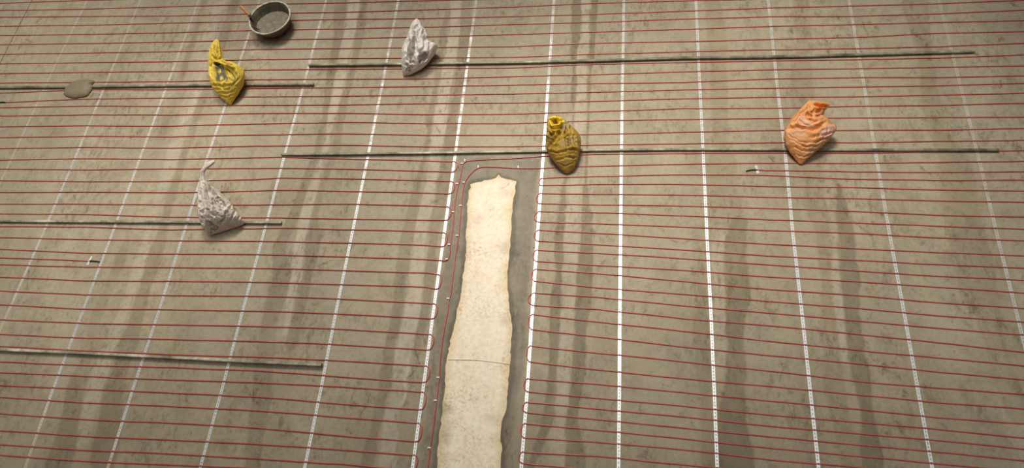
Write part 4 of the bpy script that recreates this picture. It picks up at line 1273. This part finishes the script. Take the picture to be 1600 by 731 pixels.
# trowel leaning over the rim
trowel = empty('trowel', tuple(P(391, 25, RIMZ)))
tag(trowel, 'small trowel with a wooden handle, leaning over the left rim of the basin', 'trowel')
org = np.array(trowel.location)
def rel(p): return p - org
hA = P(375.5, 9.5, 0.19); hB = P(390.5, 24.0, 0.148)
pts = [hA + (hB - hA) * t for t in (0, .05, .15, .4, .7, .95, 1)]
v, f = tube([rel(p) for p in pts], [0.009, 0.0125, 0.0135, 0.0120, 0.0125, 0.0105, 0.008], 16)
s = mesh_obj('handle', v, f, m_wood, trowel); s['label'] = 'orange-brown wooden handle'
tp = [P(389, 24.5, 0.15), P(391, 28, 0.138), P(390.8, 33, 0.118), P(394, 39.5, 0.098), P(399, 43.5, 0.090), P(405, 46, 0.086)]
v, f = tube([rel(p) for p in catmull(tp, 4)], 0.0048, 8)
mesh_obj('tang', v, f, m_iron, trowel)
bl = [P(386.5, 24.5, 0.146), P(389.5, 28.0, 0.146), P(394.5, 26.2, 0.142), P(393, 23.2, 0.142)]
bl = [rel(p) for p in bl]
V = [tuple(p) for p in bl] + [tuple(p - np.array([0, 0, 0.006])) for p in bl]
mesh_obj('collar', V, [(0, 1, 2, 3), (7, 6, 5, 4), (0, 4, 5, 1), (1, 5, 6, 2), (2, 6, 7, 3), (3, 7, 4, 0)], m_iron, trowel, smooth=False)

# ------------------------------------------------------------------ mortar lump over the left tube
LUMP = [(99, 146.5), (100, 143.5), (100.5, 139), (106, 134), (113, 128.5), (121, 125.2), (131, 124.2), (140, 124.6), (146.5, 125.8), (147, 128), (144, 131), (143, 134.5), (144.5, 137.5),
        (143, 140), (139.5, 145), (136, 149), (130, 151.3), (124, 152), (117, 153.4), (108, 152), (102, 149.5)]
def build_lump():
    w = np.array([P(x, y, 0.010)[:2] for x, y in LUMP])
    cen = w.mean(0)
    dense = []
    n = len(w)
    ww = catmull([np.append(w[i % n], 0) for i in range(n + 1)], 4)[:-1]
    out = np.array([p[:2] for p in ww])
    m = len(out); nr = 16
    V = []; Fc = []
    for i in range(nr + 1):
        t = i / nr
        for k in range(m):
            p = cen + (out[k] - cen) * t
            prof = (1 - t ** 5)
            z = 0.009 + 0.030 * prof + 0.003 * (float(fbm(p[0] * 14, p[1] * 14, 6, 3)) - 0.5) * prof
            V.append((p[0], p[1], z))
    for k in range(m):
        p = cen + (out[k] - cen) * 0.985
        V.append((p[0], p[1], 0.0012))
    for i in range(nr + 1):
        for k in range(m):
            k2 = (k + 1) % m
            Fc.append((i * m + k, (i + 1) * m + k, (i + 1) * m + k2, i * m + k2))
    o = mesh_obj('mortar_lump', V, Fc, m_lump)
    bm = bmesh.new(); bm.from_mesh(o.data)
    bmesh.ops.remove_doubles(bm, verts=bm.verts, dist=1e-5)
    bm.to_mesh(o.data); bm.free()
    tag(o, 'smooth flat lump of fresh beige mortar covering the left tube', 'mortar lump')
    for (x, y, r_) in ((147.5, 128.2, 0.009), (124, 151.8, 0.008)):
        pass
build_lump()
